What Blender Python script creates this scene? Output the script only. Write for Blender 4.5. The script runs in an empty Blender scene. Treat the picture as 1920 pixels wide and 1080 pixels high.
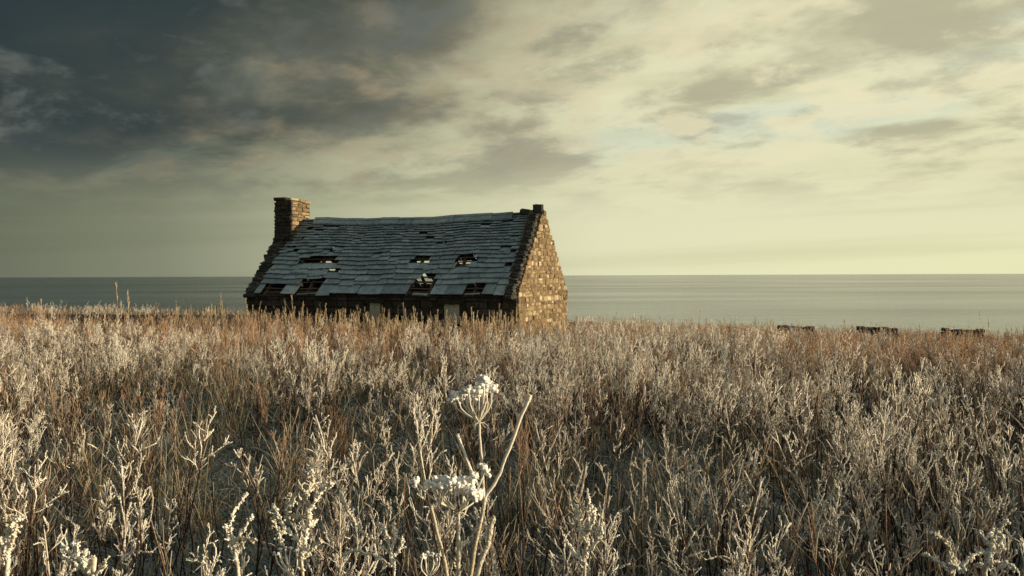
import bpy, bmesh, math, random
import numpy as np
from mathutils import Vector, Matrix, Euler

R = math.radians
SC = bpy.context.scene
COL = SC.collection

# ------------------------------------------------------------------ camera
EYE = Vector((0.0, 0.0, 1.6))
FPX = 1700.0                                   # focal length in pixels of a 1920 wide frame
cam_d = bpy.data.cameras.new('camera')
cam_d.sensor_width = 36.0
cam_d.lens = FPX / 1920.0 * 36.0
cam_d.clip_start = 0.05
cam_d.clip_end = 200000.0
cam = bpy.data.objects.new('camera', cam_d)
COL.objects.link(cam)
cam.location = EYE
cam.rotation_euler = (Matrix.Rotation(R(90 - 0.79), 3, 'X') @ Matrix.Rotation(R(-0.21), 3, 'Z')).to_euler()
SC.camera = cam

# ------------------------------------------------------------------ exposure
SC.view_settings.view_transform = 'Standard'
SC.view_settings.look = 'None'
SC.view_settings.exposure = 0.4
SC.view_settings.gamma = 1.0
SC.view_settings.use_curve_mapping = False
SC.render.engine = 'CYCLES'
SC.cycles.use_denoising = True
SC.cycles.max_bounces = 6
SC.cycles.diffuse_bounces = 3
SC.cycles.glossy_bounces = 2

# ------------------------------------------------------------------ sun
SUN_EL, SUN_A = R(7.0), R(-9.0)               # elevation; angle from +X towards +Y
to_sun = Vector((math.cos(SUN_EL) * math.cos(SUN_A), math.cos(SUN_EL) * math.sin(SUN_A), math.sin(SUN_EL)))
sun_d = bpy.data.lights.new('sun', 'SUN')
sun_d.energy = 5.0
sun_d.angle = R(0.6)
sun_d.color = (1.0, 0.785, 0.50)
sun = bpy.data.objects.new('sun', sun_d)
COL.objects.link(sun)
sun.rotation_euler = to_sun.to_track_quat('Z', 'Y').to_euler()
sun.location = (30, -5, 12)


# ------------------------------------------------------------------ node helper
class G:
    """small writer of node graphs"""
    def __init__(s, nt):
        s.nt = nt

    def n(s, t, ins=None, **props):
        nd = s.nt.nodes.new(t)
        for k, v in props.items():
            setattr(nd, k, v)
        for k, v in (ins or {}).items():
            s.put(nd.inputs[k], v)
        return nd

    def put(s, sock, v):
        if isinstance(v, bpy.types.NodeSocket):
            s.nt.links.new(v, sock)
        else:
            if isinstance(v, (tuple, list)) and len(v) == 3 and sock.type == 'RGBA':
                v = (*v, 1)
            sock.default_value = v

    def m(s, op, a, b=None, c=None, clamp=False):
        nd = s.nt.nodes.new('ShaderNodeMath')
        nd.operation = op
        nd.use_clamp = clamp
        for i, v in enumerate((a, b, c)):
            if v is not None:
                s.put(nd.inputs[i], v)
        return nd.outputs[0]

    def vm(s, op, a, b=None, scale=None):
        nd = s.nt.nodes.new('ShaderNodeVectorMath')
        nd.operation = op
        s.put(nd.inputs[0], a)
        if b is not None:
            s.put(nd.inputs[1], b)
        if scale is not None:
            s.put(nd.inputs['Scale'], scale)
        return nd.outputs[0]

    def mix(s, f, a, b, blend='MIX'):
        nd = s.nt.nodes.new('ShaderNodeMix')
        nd.data_type = 'RGBA'
        nd.blend_type = blend
        s.put(nd.inputs[0], f)
        s.put(nd.inputs[6], a)
        s.put(nd.inputs[7], b)
        return nd.outputs[2]

    def ss(s, v, a, b, lo=0.0, hi=1.0):
        nd = s.nt.nodes.new('ShaderNodeMapRange')
        nd.interpolation_type = 'SMOOTHSTEP'
        for i, x in enumerate((v, a, b, lo, hi)):
            s.put(nd.inputs[i], x)
        return nd.outputs[0]

    def noise(s, vec, scale, detail=4.0, rough=0.55, dist=0.0):
        nd = s.n('ShaderNodeTexNoise')
        if vec is not None:
            s.put(nd.inputs['Vector'], vec)
        nd.inputs['Scale'].default_value = scale
        nd.inputs['Detail'].default_value = detail
        nd.inputs['Roughness'].default_value = rough
        nd.inputs['Distortion'].default_value = dist
        return nd.outputs['Fac']

    def ramp(s, f, stops):
        nd = s.n('ShaderNodeValToRGB')
        e = nd.color_ramp.elements
        while len(e) > 1:
            e.remove(e[-1])
        e[0].position = stops[0][0]
        e[0].color = (*stops[0][1], 1)
        for p, c in stops[1:]:
            q = e.new(p)
            q.color = (*c, 1)
        s.put(nd.inputs[0], f)
        return nd.outputs[0]


# ------------------------------------------------------------------ sky
world = bpy.data.worlds.new('World')
SC.world = world
world.use_nodes = True
wt = world.node_tree
wt.nodes.clear()
g = G(wt)
d = g.n('ShaderNodeTexCoord').outputs['Generated']
sx = g.n('ShaderNodeSeparateXYZ', {0: d})
dx, dy, dz = sx.outputs
h = g.m('MAXIMUM', dz, 0.0)
hh = g.m('ADD', h, 0.20)
px = g.m('DIVIDE', dx, hh)
py = g.m('DIVIDE', dy, hh)
plane = g.n('ShaderNodeCombineXYZ', {0: px, 1: py, 2: 0.0}).outputs[0]
# cloud streets: turned, then stretched, so that they run from low on the left up towards the sun
def street(loc, stretch, ang=42):
    a_ = g.n('ShaderNodeMapping', {'Vector': plane, 'Rotation': (0, 0, R(-ang)), 'Location': loc}).outputs[0]
    return g.n('ShaderNodeMapping', {'Vector': a_, 'Scale': (1.0, stretch, 1.0)}).outputs[0]


big = g.noise(street((1.3, 0.4, 0), 0.6), 0.85, 4, 0.5, 0.25)
mid_ = g.noise(street((4.1, 2.2, 0), 0.75), 1.9, 8, 0.56, 0.2)
fine = g.noise(street((3.7, 1.2, 0), 0.75), 3.6, 8, 0.6, 0.2)
puff = g.noise(street((0.2, 7.2, 0), 0.9), 4.4, 8, 0.6, 0.15)
# thick bank away from the sun, broken cloud towards it
f0 = g.m('SUBTRACT', h, g.m('MULTIPLY_ADD', dx, 0.38, 0.192))
f0 = g.m('MULTIPLY', f0, 6.5)
f0 = g.m('ADD', f0, g.m('MULTIPLY_ADD', big, 1.3, -0.55))
f0 = g.m('ADD', f0, g.m('MULTIPLY_ADD', mid_, 2.4, -1.15))
f0 = g.m('ADD', f0, g.m('MULTIPLY_ADD', fine, 1.2, -0.6))
bank = g.m('MULTIPLY', g.ss(f0, -0.55, 0.95), g.ss(h, 0.05, 0.16))
side = g.ss(dx, 0.30, -0.36)                   # 1 away from the sun
bank = g.m('MULTIPLY', bank, g.m('MULTIPLY', g.ss(dx, 0.24, -0.12, 0.25, 1.0), g.ss(h, 0.75, 0.32, 0.35, 1.0)))
# light air below and between the clouds
air = g.ramp(g.m('MULTIPLY_ADD', dx, 1 / 1.2, 0.5, clamp=True),
             [(0.0, (0.105, 0.122, 0.090)), (0.083, (0.14, 0.155, 0.108)), (0.2, (0.215, 0.23, 0.155)), (0.40, (0.50, 0.505, 0.335)),
              (0.583, (0.70, 0.685, 0.455)), (0.75, (0.72, 0.705, 0.465)), (0.917, (0.73, 0.71, 0.46)), (1.0, (0.78, 0.74, 0.48))])
glow = g.ss(h, 0.06, 0.0)                      # brighter strip low over the water on the sun's side
air = g.mix(g.m('MULTIPLY', glow, g.ss(dx, -0.1, 0.5, 0.0, 0.7)), air, (0.76, 0.75, 0.45))
hz = g.noise(g.n('ShaderNodeCombineXYZ', {0: g.m('MULTIPLY', dx, 1.0), 1: g.m('MULTIPLY', dy, 0.6), 2: g.m('MULTIPLY_ADD', dx, -1.2, g.m('MULTIPLY', h, 30.0))}).outputs[0], 1.3, 4, 0.5)
air = g.mix(g.m('MULTIPLY', g.ss(hz, 0.42, 0.72), 0.4), air, g.mix(1.0, air, (0.72, 0.74, 0.68), 'MULTIPLY'))
# clear sky seen through gaps, more of it overhead
sky = g.n('ShaderNodeTexSky', sky_type='NISHITA', sun_disc=False, sun_elevation=SUN_EL, sun_rotation=R(90) - SUN_A,
          air_density=1.2, dust_density=1.0, ozone_density=2.0)
clear = g.vm('SCALE', sky.outputs[0], scale=0.32)
gap = g.noise(street((9.7, 5.2, 0), 0.5), 1.1, 5, 0.55, 0.4)
gapm = g.m('MULTIPLY', g.ss(g.m('ADD', gap, g.ss(h, 0.30, 0.75, 0.0, 0.30)), 0.48, 0.64), g.ss(h, 0.06, 0.18))
pale = g.mix(g.ss(h, 0.25, 0.6, 0.6, 0.12), clear, (0.44, 0.56, 0.55))
pale = g.mix(g.m('MULTIPLY', side, g.ss(h, 0.3, 0.7, 0.75, 0.0)), pale, g.mix(1.0, pale, (0.34, 0.38, 0.40), 'MULTIPLY'))
air = g.mix(g.m('MULTIPLY', gapm, g.ss(h, 0.28, 0.5, 0.5, 0.9)), air, pale)
# grey undersides and lit cream tops of the thin cloud near the sun
wisp = g.m('MULTIPLY', g.m('MAXIMUM', g.ss(mid_, 0.48, 0.62), g.m('MULTIPLY', g.ss(fine, 0.48, 0.64), 0.8)), g.ss(h, 0.05, 0.14))
under = g.mix(side, (0.36, 0.335, 0.235), (0.10, 0.105, 0.09))
air = g.mix(g.m('MULTIPLY', wisp, 0.72), air, under)
tops = g.m('MULTIPLY', g.ss(g.m('SUBTRACT', puff, g.m('MULTIPLY', mid_, 0.55)), 0.20, 0.36), g.ss(h, 0.06, 0.16))
litc = g.mix(side, (0.78, 0.71, 0.47), (0.30, 0.25, 0.165))
air = g.mix(g.m('MULTIPLY', tops, 0.7), air, litc)
# colour of the bank itself: slate blue in its depths, olive where it thins, warm where the sun catches its belly
depth = g.ss(g.m('ADD', f0, g.m('MULTIPLY', dx, -3.6)), -0.2, 3.2)
bankc = g.ramp(depth, [(0.0, (0.30, 0.275, 0.185)), (0.3, (0.17, 0.165, 0.118)), (0.65, (0.072, 0.084, 0.070)), (1.0, (0.028, 0.043, 0.046))])
warm = g.m('MULTIPLY', g.ss(puff, 0.48, 0.68), g.ss(depth, 0.95, 0.3))
bankc = g.mix(g.m('MULTIPLY', warm, 0.6), bankc, (0.33, 0.265, 0.17))
bankc = g.mix(g.m('MULTIPLY', g.ss(fine, 0.50, 0.66), 0.55), bankc, (0.15, 0.165, 0.145))
col = g.mix(bank, air, bankc)
lp = g.vm('SCALE', col, scale=8.2)
bg = g.n('ShaderNodeBackground', {'Color': lp, 'Strength': 0.1})
wo = g.n('ShaderNodeOutputWorld')
wt.links.new(bg.outputs[0], wo.inputs[0])


# ------------------------------------------------------------------ materials
MATS = {}


def mat(name, fn, rough=0.85, spec=0.3):
    m = bpy.data.materials.new(name)
    m.use_nodes = True
    nt = m.node_tree
    nt.nodes.clear()
    gg = G(nt)
    b = gg.n('ShaderNodeBsdfPrincipled')
    b.inputs['Roughness'].default_value = rough
    b.inputs['Specular IOR Level'].default_value = spec
    o = gg.n('ShaderNodeOutputMaterial')
    nt.links.new(b.outputs[0], o.inputs[0])
    fn(gg, b)
    MATS[name] = m
    return m


def bump(gg, b, height, strength, dist):
    nd = gg.n('ShaderNodeBump', {'Height': height, 'Strength': strength, 'Distance': dist})
    gg.put(b.inputs['Normal'], nd.outputs[0])


def attr(gg, name):
    return gg.n('ShaderNodeAttribute', attribute_name=name).outputs['Fac']


def rnd(gg):
    return gg.n('ShaderNodeObjectInfo').outputs['Random']


def pos(gg):
    return gg.n('ShaderNodeNewGeometry').outputs['Position']


def obc(gg):
    return gg.n('ShaderNodeTexCoord').outputs['Object']


def stone_fn(stops, joined, mul=1.0):
    def fn(gg, b):
        t = attr(gg, 'tint') if joined else rnd(gg)
        c = gg.ramp(t, stops)
        p = pos(gg)
        n1 = gg.noise(p, 9, 6, 0.65)
        n2 = gg.noise(p, 46, 4, 0.6)
        c = gg.mix(1.0, c, gg.ramp(n1, [(0.3, (0.55, 0.5, 0.46)), (0.6, (1.0, 1.0, 1.0)), (0.8, (1.2, 1.15, 1.05))]), 'MULTIPLY')
        c = gg.mix(gg.m('MULTIPLY', gg.ss(gg.noise(p, 3.1, 5, 0.6), 0.55, 0.72), 0.55), c, (0.10, 0.075, 0.045))
        c = gg.mix(gg.m('MULTIPLY', gg.ss(n2, 0.56, 0.7), 0.3), c, (0.42, 0.38, 0.28))
        gg.put(b.inputs['Base Color'], c)
        bump(gg, b, gg.m('ADD', n2, gg.m('MULTIPLY', n1, 1.5)), 0.7, 0.02)
    return fn


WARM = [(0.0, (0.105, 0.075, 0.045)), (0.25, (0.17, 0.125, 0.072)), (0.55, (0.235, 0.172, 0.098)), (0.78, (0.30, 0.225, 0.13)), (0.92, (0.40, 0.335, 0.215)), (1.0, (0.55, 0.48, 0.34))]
DARK = [(0.0, (0.022, 0.022, 0.023)), (0.5, (0.042, 0.040, 0.038)), (1.0, (0.075, 0.070, 0.062))]  # wall stone with the shade put into its colour
SKEW = [(0.0, (0.032, 0.035, 0.036)), (0.5, (0.06, 0.062, 0.06)), (1.0, (0.105, 0.105, 0.095))]  # coping stones, darkened in colour for the shade on them
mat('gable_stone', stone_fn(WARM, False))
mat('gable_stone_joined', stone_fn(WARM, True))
mat('shaded_stone', stone_fn(DARK, False))
mat('shaded_stone_joined', stone_fn(DARK, True))
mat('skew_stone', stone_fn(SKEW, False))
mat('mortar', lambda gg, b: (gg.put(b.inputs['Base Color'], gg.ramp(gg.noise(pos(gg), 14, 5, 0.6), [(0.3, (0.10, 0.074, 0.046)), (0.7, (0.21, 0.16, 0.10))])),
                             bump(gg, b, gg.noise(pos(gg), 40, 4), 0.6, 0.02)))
mat('shaded_mortar', lambda gg, b: (gg.put(b.inputs['Base Color'], gg.ramp(gg.noise(pos(gg), 14, 5, 0.6), [(0.3, (0.02, 0.018, 0.016)), (0.7, (0.05, 0.043, 0.036))])),  # mortar of the shaded walls, shade painted into its tone
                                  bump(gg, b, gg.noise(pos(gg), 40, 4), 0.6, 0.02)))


def slate_fn(joined):
    def fn(gg, b):
        t = attr(gg, 'tint') if joined else rnd(gg)
        c = gg.ramp(t, [(0.0, (0.19, 0.25, 0.28)), (0.4, (0.25, 0.32, 0.35)), (0.8, (0.295, 0.37, 0.40)), (1.0, (0.37, 0.44, 0.46))])
        p = pos(gg)
        n1 = gg.noise(p, 5.5, 6, 0.65, 0.4)
        n2 = gg.noise(p, 38, 5, 0.6)
        c = gg.mix(1.0, c, gg.ramp(n1, [(0.3, (0.55, 0.58, 0.58)), (0.55, (1, 1, 1)), (0.75, (1.2, 1.2, 1.18))]), 'MULTIPLY')
        c = gg.mix(gg.m('MULTIPLY', gg.ss(gg.noise(p, 2.2, 5, 0.6), 0.55, 0.7), 0.25), c, (0.105, 0.125, 0.10))
        c = gg.mix(gg.m('MULTIPLY', gg.ss(n2, 0.55, 0.7), 0.35), c, (0.46, 0.50, 0.50))
        gg.put(b.inputs['Base Color'], c)
        bump(gg, b, gg.m('ADD', n2, n1), 0.45, 0.012)
    return fn


mat('slate', slate_fn(False), 0.8, 0.25)
mat('slate_joined', slate_fn(True), 0.8, 0.25)


def wood_fn(a, c2):
    def fn(gg, b):
        p = gg.n('ShaderNodeMapping', {'Vector': obc(gg), 'Scale': (1.0, 9.0, 9.0)}).outputs[0]
        n1 = gg.noise(p, 5, 6, 0.65)
        gg.put(b.inputs['Base Color'], gg.ramp(n1, [(0.3, a), (0.7, c2)]))
        bump(gg, b, n1, 0.5, 0.01)
    return fn


mat('old_timber', wood_fn((0.05, 0.038, 0.027), (0.15, 0.115, 0.08)))
mat('pale_board', wood_fn((0.30, 0.31, 0.27), (0.50, 0.51, 0.45)))


def ground_fn(gg, b):
    p = pos(gg)
    n1 = gg.noise(p, 1.1, 6, 0.62)
    n2 = gg.noise(p, 18, 5, 0.6)
    c = gg.ramp(n1, [(0.3, (0.022, 0.018, 0.014)), (0.55, (0.055, 0.050, 0.035)), (0.75, (0.10, 0.105, 0.095))])
    c = gg.mix(gg.m('MULTIPLY', gg.ss(n2, 0.48, 0.68), 0.4), c, (0.24, 0.29, 0.30))
    gg.put(b.inputs['Base Color'], c)
    bump(gg, b, n2, 0.8, 0.05)


mat('ground', ground_fn, 0.95, 0.1)


def sea_fn(gg, b):
    p = pos(gg)
    q1 = gg.n('ShaderNodeMapping', {'Vector': p, 'Rotation': (0, 0, R(14)), 'Scale': (1.1, 1.0, 1.0)}).outputs[0]
    w0 = gg.noise(q1, 0.09, 2, 0.5, 0.2)
    w1 = gg.noise(q1, 0.42, 3, 0.55, 0.3)
    w2 = gg.noise(q1, 1.7, 3, 0.6, 0.2)
    w3 = gg.noise(gg.n('ShaderNodeMapping', {'Vector': p, 'Scale': (0.25, 1.0, 1.0)}).outputs[0], 0.012, 3, 0.5)
    hgt = gg.m('ADD', gg.m('MULTIPLY', w0, 1.0), gg.m('ADD', gg.m('MULTIPLY', w1, 1.1), gg.m('MULTIPLY', w2, 0.16)))
    gg.put(b.inputs['Base Color'], gg.mix(gg.ss(w3, 0.35, 0.65), (0.035, 0.060, 0.068), (0.055, 0.082, 0.085)))
    gg.put(b.inputs['Roughness'], gg.ss(w3, 0.3, 0.7, 0.14, 0.22))
    bump(gg, b, hgt, 1.0, 0.36)


mat('sea', sea_fn, 0.25, 0.5)


def plant_fn(stem_a, stem_b, dry, frost_a, frost_b, ruddy=0.25):
    def fn(gg, b):
        fr, hu = attr(gg, 'frost'), attr(gg, 'hue')
        r = rnd(gg)
        p = pos(gg)
        stem = gg.mix(hu, stem_a, stem_b)
        stem = gg.mix(gg.ss(fr, 0.05, 0.45), stem, gg.mix(gg.m('MULTIPLY', r, ruddy * 2), dry, (0.34, 0.165, 0.08)))
        nz = gg.noise(p, 160, 2, 0.6)
        fm = gg.m('MULTIPLY', gg.ss(gg.m('ADD', fr, gg.m('MULTIPLY_ADD', nz, 0.9, -0.45)), 0.30, 0.68), gg.ss(r, -0.1, 0.6, 0.35, 1.0))
        frost = gg.mix(hu, frost_a, frost_b)
        gg.put(b.inputs['Base Color'], gg.mix(fm, stem, frost))
    return fn


mat('frosted_weed', plant_fn((0.018, 0.009, 0.009), (0.045, 0.024, 0.018), (0.13, 0.095, 0.068), (0.58, 0.54, 0.46), (0.82, 0.79, 0.72)), 0.9, 0.15)
mat('bare_stem', plant_fn((0.014, 0.008, 0.008), (0.034, 0.019, 0.015), (0.075, 0.05, 0.038), (0.34, 0.28, 0.21), (0.50, 0.44, 0.35)), 0.9, 0.15)
mat('rust_weed', plant_fn((0.05, 0.024, 0.015), (0.11, 0.055, 0.03), (0.34, 0.195, 0.115), (0.46, 0.33, 0.23), (0.62, 0.50, 0.39), 0.25), 0.9, 0.15)
mat('reed', plant_fn((0.10, 0.07, 0.04), (0.19, 0.14, 0.08), (0.36, 0.27, 0.16), (0.46, 0.37, 0.24), (0.60, 0.51, 0.37), 0.2), 0.9, 0.15)
mat('hogweed', plant_fn((0.20, 0.155, 0.09), (0.34, 0.28, 0.18), (0.40, 0.34, 0.23), (0.62, 0.58, 0.48), (0.80, 0.78, 0.72), 0.0), 0.9, 0.15)
mat('hoar_frost', lambda gg, b: (gg.put(b.inputs['Base Color'], gg.ramp(gg.noise(pos(gg), 120, 3, 0.6), [(0.3, (0.72, 0.71, 0.68)), (0.65, (0.90, 0.90, 0.88))]))), 0.85, 0.2)


def grass_fn(gg, b):
    fr, hu = attr(gg, 'frost'), attr(gg, 'hue')
    r = rnd(gg)
    base = gg.ramp(hu, [(0.0, (0.05, 0.065, 0.035)), (0.5, (0.16, 0.135, 0.07)), (1.0, (0.34, 0.255, 0.14))])
    ic = gg.mix(hu, (0.17, 0.255, 0.29), (0.35, 0.36, 0.33))
    gg.put(b.inputs['Base Color'], gg.mix(gg.m('MULTIPLY', gg.ss(fr, 0.1, 0.8), gg.m('MULTIPLY_ADD', r, 0.4, 0.5)), base, ic))


mat('frosted_grass', grass_fn, 0.9, 0.15)


# ------------------------------------------------------------------ object helpers
def tag(o, label=None, cat=None, group=None, kind=None):
    if label: o['label'] = label
    if cat: o['category'] = cat
    if group: o['group'] = group
    if kind: o['kind'] = kind
    return o


def link(name, data, parent=None, m=None, loc=None, rot=None, scale=None):
    o = bpy.data.objects.new(name, data)
    COL.objects.link(o)
    if parent is not None:
        o.parent = parent
    if m and data is not None and not data.materials:
        data.materials.append(MATS[m])
    if loc is not None: o.location = loc
    if rot is not None: o.rotation_euler = rot
    if scale is not None: o.scale = scale
    return o


def mesh_pd(name, v, f, smooth=False, **attrs):
    me = bpy.data.meshes.new(name)
    me.from_pydata([tuple(map(float, p)) for p in v], [], [tuple(map(int, q)) for q in f])
    for k, a in attrs.items():
        at = me.attributes.new(k, 'FLOAT', 'POINT')
        at.data.foreach_set('value', np.asarray(a, dtype=np.float32))
    if smooth:
        me.polygons.foreach_set('use_smooth', np.ones(len(me.polygons), dtype=bool))
    me.update()
    return me


BOXF = [(0, 3, 2, 1), (4, 5, 6, 7), (0, 1, 5, 4), (1, 2, 6, 5), (2, 3, 7, 6), (3, 0, 4, 7)]


def boxv(x0, x1, y0, y1, z0, z1):
    return [(x0, y0, z0), (x1, y0, z0), (x1, y1, z0), (x0, y1, z0), (x0, y0, z1), (x1, y0, z1), (x1, y1, z1), (x0, y1, z1)]


def boxes(name, lst):
    v, f = [], []
    for b in lst:
        k = len(v)
        v += boxv(*b)
        f += [tuple(i + k for i in q) for q in BOXF]
    return mesh_pd(name, v, f)


def prism_x(name, x0, x1, poly):
    """polygon in (y, z), counter-clockwise seen from +X"""
    n = len(poly)
    v = [(x0, y, z) for y, z in poly] + [(x1, y, z) for y, z in poly]
    f = [tuple(range(n))[::-1], tuple(range(n, 2 * n))] + [(i, (i + 1) % n, n + (i + 1) % n, n + i) for i in range(n)]
    return mesh_pd(name, v, f)


# ------------------------------------------------------------------ ground and sea
def gz(x, y):
    x = np.asarray(x, dtype=float)
    y = np.asarray(y, dtype=float)
    xc = np.clip(x, -24, 26)
    yc = np.clip(y, -6, 44)
    z = -yc * (0.027 + np.where(xc < 0, 0.00062, 0.00105) * xc)
    z = z + 0.05 * np.sin(x * 0.9 + 1.3) * np.cos(y * 0.7) + 0.035 * np.sin(x * 2.1 - y * 1.7) + 0.02 * np.sin(3.9 * x + 0.5) * np.sin(3.3 * y)
    # a small hollow out on the sun side and one on the far left
    z = z - 0.38 * np.exp(-(((x - 6.6) / 2.2) ** 2 + ((y - 15.5) / 1.7) ** 2))
    z = z - 0.30 * np.exp(-(((x + 8.8) / 1.6) ** 2 + ((y - 18.5) / 1.8) ** 2))
    edge = np.clip((y - (42.0 + 1.5 * np.sin(x * 0.13))) / 16.0, 0, 1)
    return z - 9.0 * edge * edge * (3 - 2 * edge)


GZ0 = float(gz(0, 0))
xs = np.concatenate([np.linspace(-160, -26, 26), np.linspace(-25, 27, 210), np.linspace(28, 160, 26)])
ys = np.concatenate([np.linspace(-80, -3, 22), np.linspace(-2, 46, 200), np.linspace(46.5, 66, 26)])
X, Y = np.meshgrid(xs, ys)
Z = gz(X, Y) - GZ0
nx, ny = len(xs), len(ys)
idx = np.arange(nx * ny).reshape(ny, nx)
gf = np.stack([idx[:-1, :-1], idx[:-1, 1:], idx[1:, 1:], idx[1:, :-1]], -1).reshape(-1, 4)
gme = mesh_pd('ground', np.stack([X, Y, Z], -1).reshape(-1, 3), gf, True)
tag(link('ground', gme, None, 'ground'), 'frosty uneven field of dark soil and litter', kind='structure')


def gh(x, y):
    return float(gz(x, y)) - GZ0


sv, sf = [], []
rr = [0, 60, 200, 700, 2500, 9000, 30000, 90000]
na = 72
sv.append((0, 0, -8.0))
for r in rr[1:]:
    for a in range(na):
        sv.append((r * math.cos(2 * math.pi * a / na), r * math.sin(2 * math.pi * a / na), -8.0))
for a in range(na):
    sf.append((0, 1 + a, 1 + (a + 1) % na))
for k in range(len(rr) - 2):
    b0, b1 = 1 + k * na, 1 + (k + 1) * na
    for a in range(na):
        sf.append((b0 + a, b1 + a, b1 + (a + 1) % na, b0 + (a + 1) % na))
tag(link('sea', mesh_pd('sea', sv, sf), None, 'sea'), 'calm grey green sea out to the horizon', kind='structure')

# ------------------------------------------------------------------ the cottage
rng = random.Random(7)
L, W = 10.0, 4.7
YE, ZE, YR, ZR = -0.18, 1.86, 2.35, 4.50
SL = math.hypot(YR - YE, ZR - ZE)
CT, ST = (YR - YE) / SL, (ZR - ZE) / SL
cottage = bpy.data.objects.new('stone_cottage', None)
COL.objects.link(cottage)
cottage.location = (-9.1, 31.1, -0.85)
cottage.rotation_euler = (0, 0, R(-21.7))
tag(cottage, 'derelict stone cottage with broken slate roof and chimney standing in the frosted field', 'cottage')


def stone_unit(seed):
    r = random.Random(seed)
    bm = bmesh.new()
    bmesh.ops.create_cube(bm, size=1.0)
    bmesh.ops.bevel(bm, geom=bm.edges[:], offset=r.uniform(0.10, 0.20), segments=1, affect='EDGES')
    for v in bm.verts:
        v.co += Vector((r.uniform(-.05, .05), r.uniform(-.075, .075), r.uniform(-.085, .085)))
    me = bpy.data.meshes.new('stone')
    bm.to_mesh(me)
    bm.free()
    return me


def unit_set(m, n, seed):
    out = []
    for i in range(n):
        me = stone_unit(seed + i)
        me.materials.append(MATS[m])
        out.append(me)
    return out


GABLE_U = unit_set('gable_stone', 22, 100)
DARK_U = unit_set('shaded_stone', 12, 200)
SKEW_U = unit_set('skew_stone', 14, 300)
UNIT = [(np.array([v.co[:] for v in me.vertices]), [tuple(p.vertices) for p in me.polygons]) for me in GABLE_U]


def joined_stones(name, lst, r):
    """lst of (centre, size, rotation about z) -> one mesh with a tint for each stone"""
    V, F, T = [], [], []
    k = 0
    for c, s, rz in lst:
        uv, uf = UNIT[r.randrange(len(UNIT))]
        p = uv * np.array(s)
        ca, sa = math.cos(rz), math.sin(rz)
        q = np.stack([p[:, 0] * ca - p[:, 1] * sa, p[:, 0] * sa + p[:, 1] * ca, p[:, 2]], -1) + np.array(c)
        V.append(q)
        F += [tuple(i + k for i in f) for f in uf]
        T += [r.random()] * len(q)
        k += len(q)
    return mesh_pd(name, np.concatenate(V), F, False, tint=T)


def courses(z0, z1, span, hr, wr, r):
    """rectangles (a, b, z, h) of rough coursed rubble; span(z) -> (a0, a1)"""
    out = []
    z = z0
    while z < z1 - 0.03:
        hgt = min(r.uniform(*hr), z1 - z)
        a0, a1 = span(z + hgt * 0.5)
        a = a0
        while a < a1 - 0.03:
            w = r.uniform(*wr)
            if a1 - (a + w) < wr[0] * 0.7:
                w = a1 - a
            if hgt > 0.15 and r.random() < 0.22 and w < 0.42:
                k = r.uniform(0.4, 0.6)
                out.append((a, a + w, z, hgt * k))
                out.append((a, a + w, z + hgt * k, hgt * (1 - k)))
            else:
                out.append((a, a + w, z, hgt))
            a += w
        z += hgt
    return out


def gable_span(z, top=4.62):
    if z <= 1.95:
        return 0.0, W
    k = (z - 1.95) / (top - 1.95)
    k = min(k, 1.0)
    return YR * k, W - YR * k


# gable towards the sun
gp = [(0.03, -0.4), (W - 0.03, -0.4), (W - 0.03, 1.93), (YR, 4.60), (0.03, 1.93)]
gable = link('gable_wall', prism_x('gable_wall', L - 0.52, L - 0.008, gp), cottage, 'mortar')
gable['label'] = 'sunlit rubble gable wall of golden brown stones'
low, tops_ = [], []
for a, b, z, hh_ in courses(-0.3, 4.58, gable_span, (0.08, 0.19), (0.13, 0.40), rng):
    if b - a < 0.05:
        continue
    dp = rng.uniform(0.10, 0.15)
    c = (L - 0.045 + rng.uniform(-0.014, 0.016), (a + b) / 2 + rng.uniform(-.015, .015), z + hh_ / 2 + rng.uniform(-.02, .02))
    s = (dp, (b - a) * rng.uniform(0.84, 1.02), hh_ * rng.uniform(0.78, 1.06))
    (tops_ if z > 0.42 else low).append((c, s, 0))
tops_.sort(key=lambda q: -q[1][1] * q[1][2])
for c, s, _ in tops_[:300]:
    link('stone', GABLE_U[rng.randrange(22)], gable, None, c, (rng.gauss(0, .07), rng.uniform(-.04, .04), rng.uniform(-.04, .04)), s)
low += tops_[300:]
tag(link('stone', joined_stones('stone', low, rng), gable, 'gable_stone_joined'), kind='stuff')


def skew(parent, x0, x1, y_foot, direction, ztop, seed, step=0.115):
    """flat stones stepping up the slope on top of a gable"""
    r = random.Random(seed)
    z = 1.86
    while z < ztop:
        hgt = step * r.uniform(0.75, 1.3)
        k = (z - 1.86) / (4.55 - 1.86)
        y = y_foot + direction * YR * k
        ln = r.uniform(0.26, 0.42)
        o = link('skew_stone', SKEW_U[r.randrange(14)], parent, None,
                 ((x0 + x1) / 2 + r.uniform(-.04, .03), y + direction * (ln / 2 - 0.16 + r.uniform(-.035, .035)), z + hgt / 2),
                 (r.uniform(-.07, .07), r.uniform(-.04, .04), r.uniform(-.1, .1)),
                 ((x1 - x0) * r.uniform(0.9, 1.1), ln, hgt * 1.02))
        z += hgt
    # foot stone
    link('skew_stone', SKEW_U[0], parent, None, ((x0 + x1) / 2, y_foot - direction * 0.02, 1.80), (0, 0, 0), ((x1 - x0) * 1.08, 0.5, 0.14))


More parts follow.
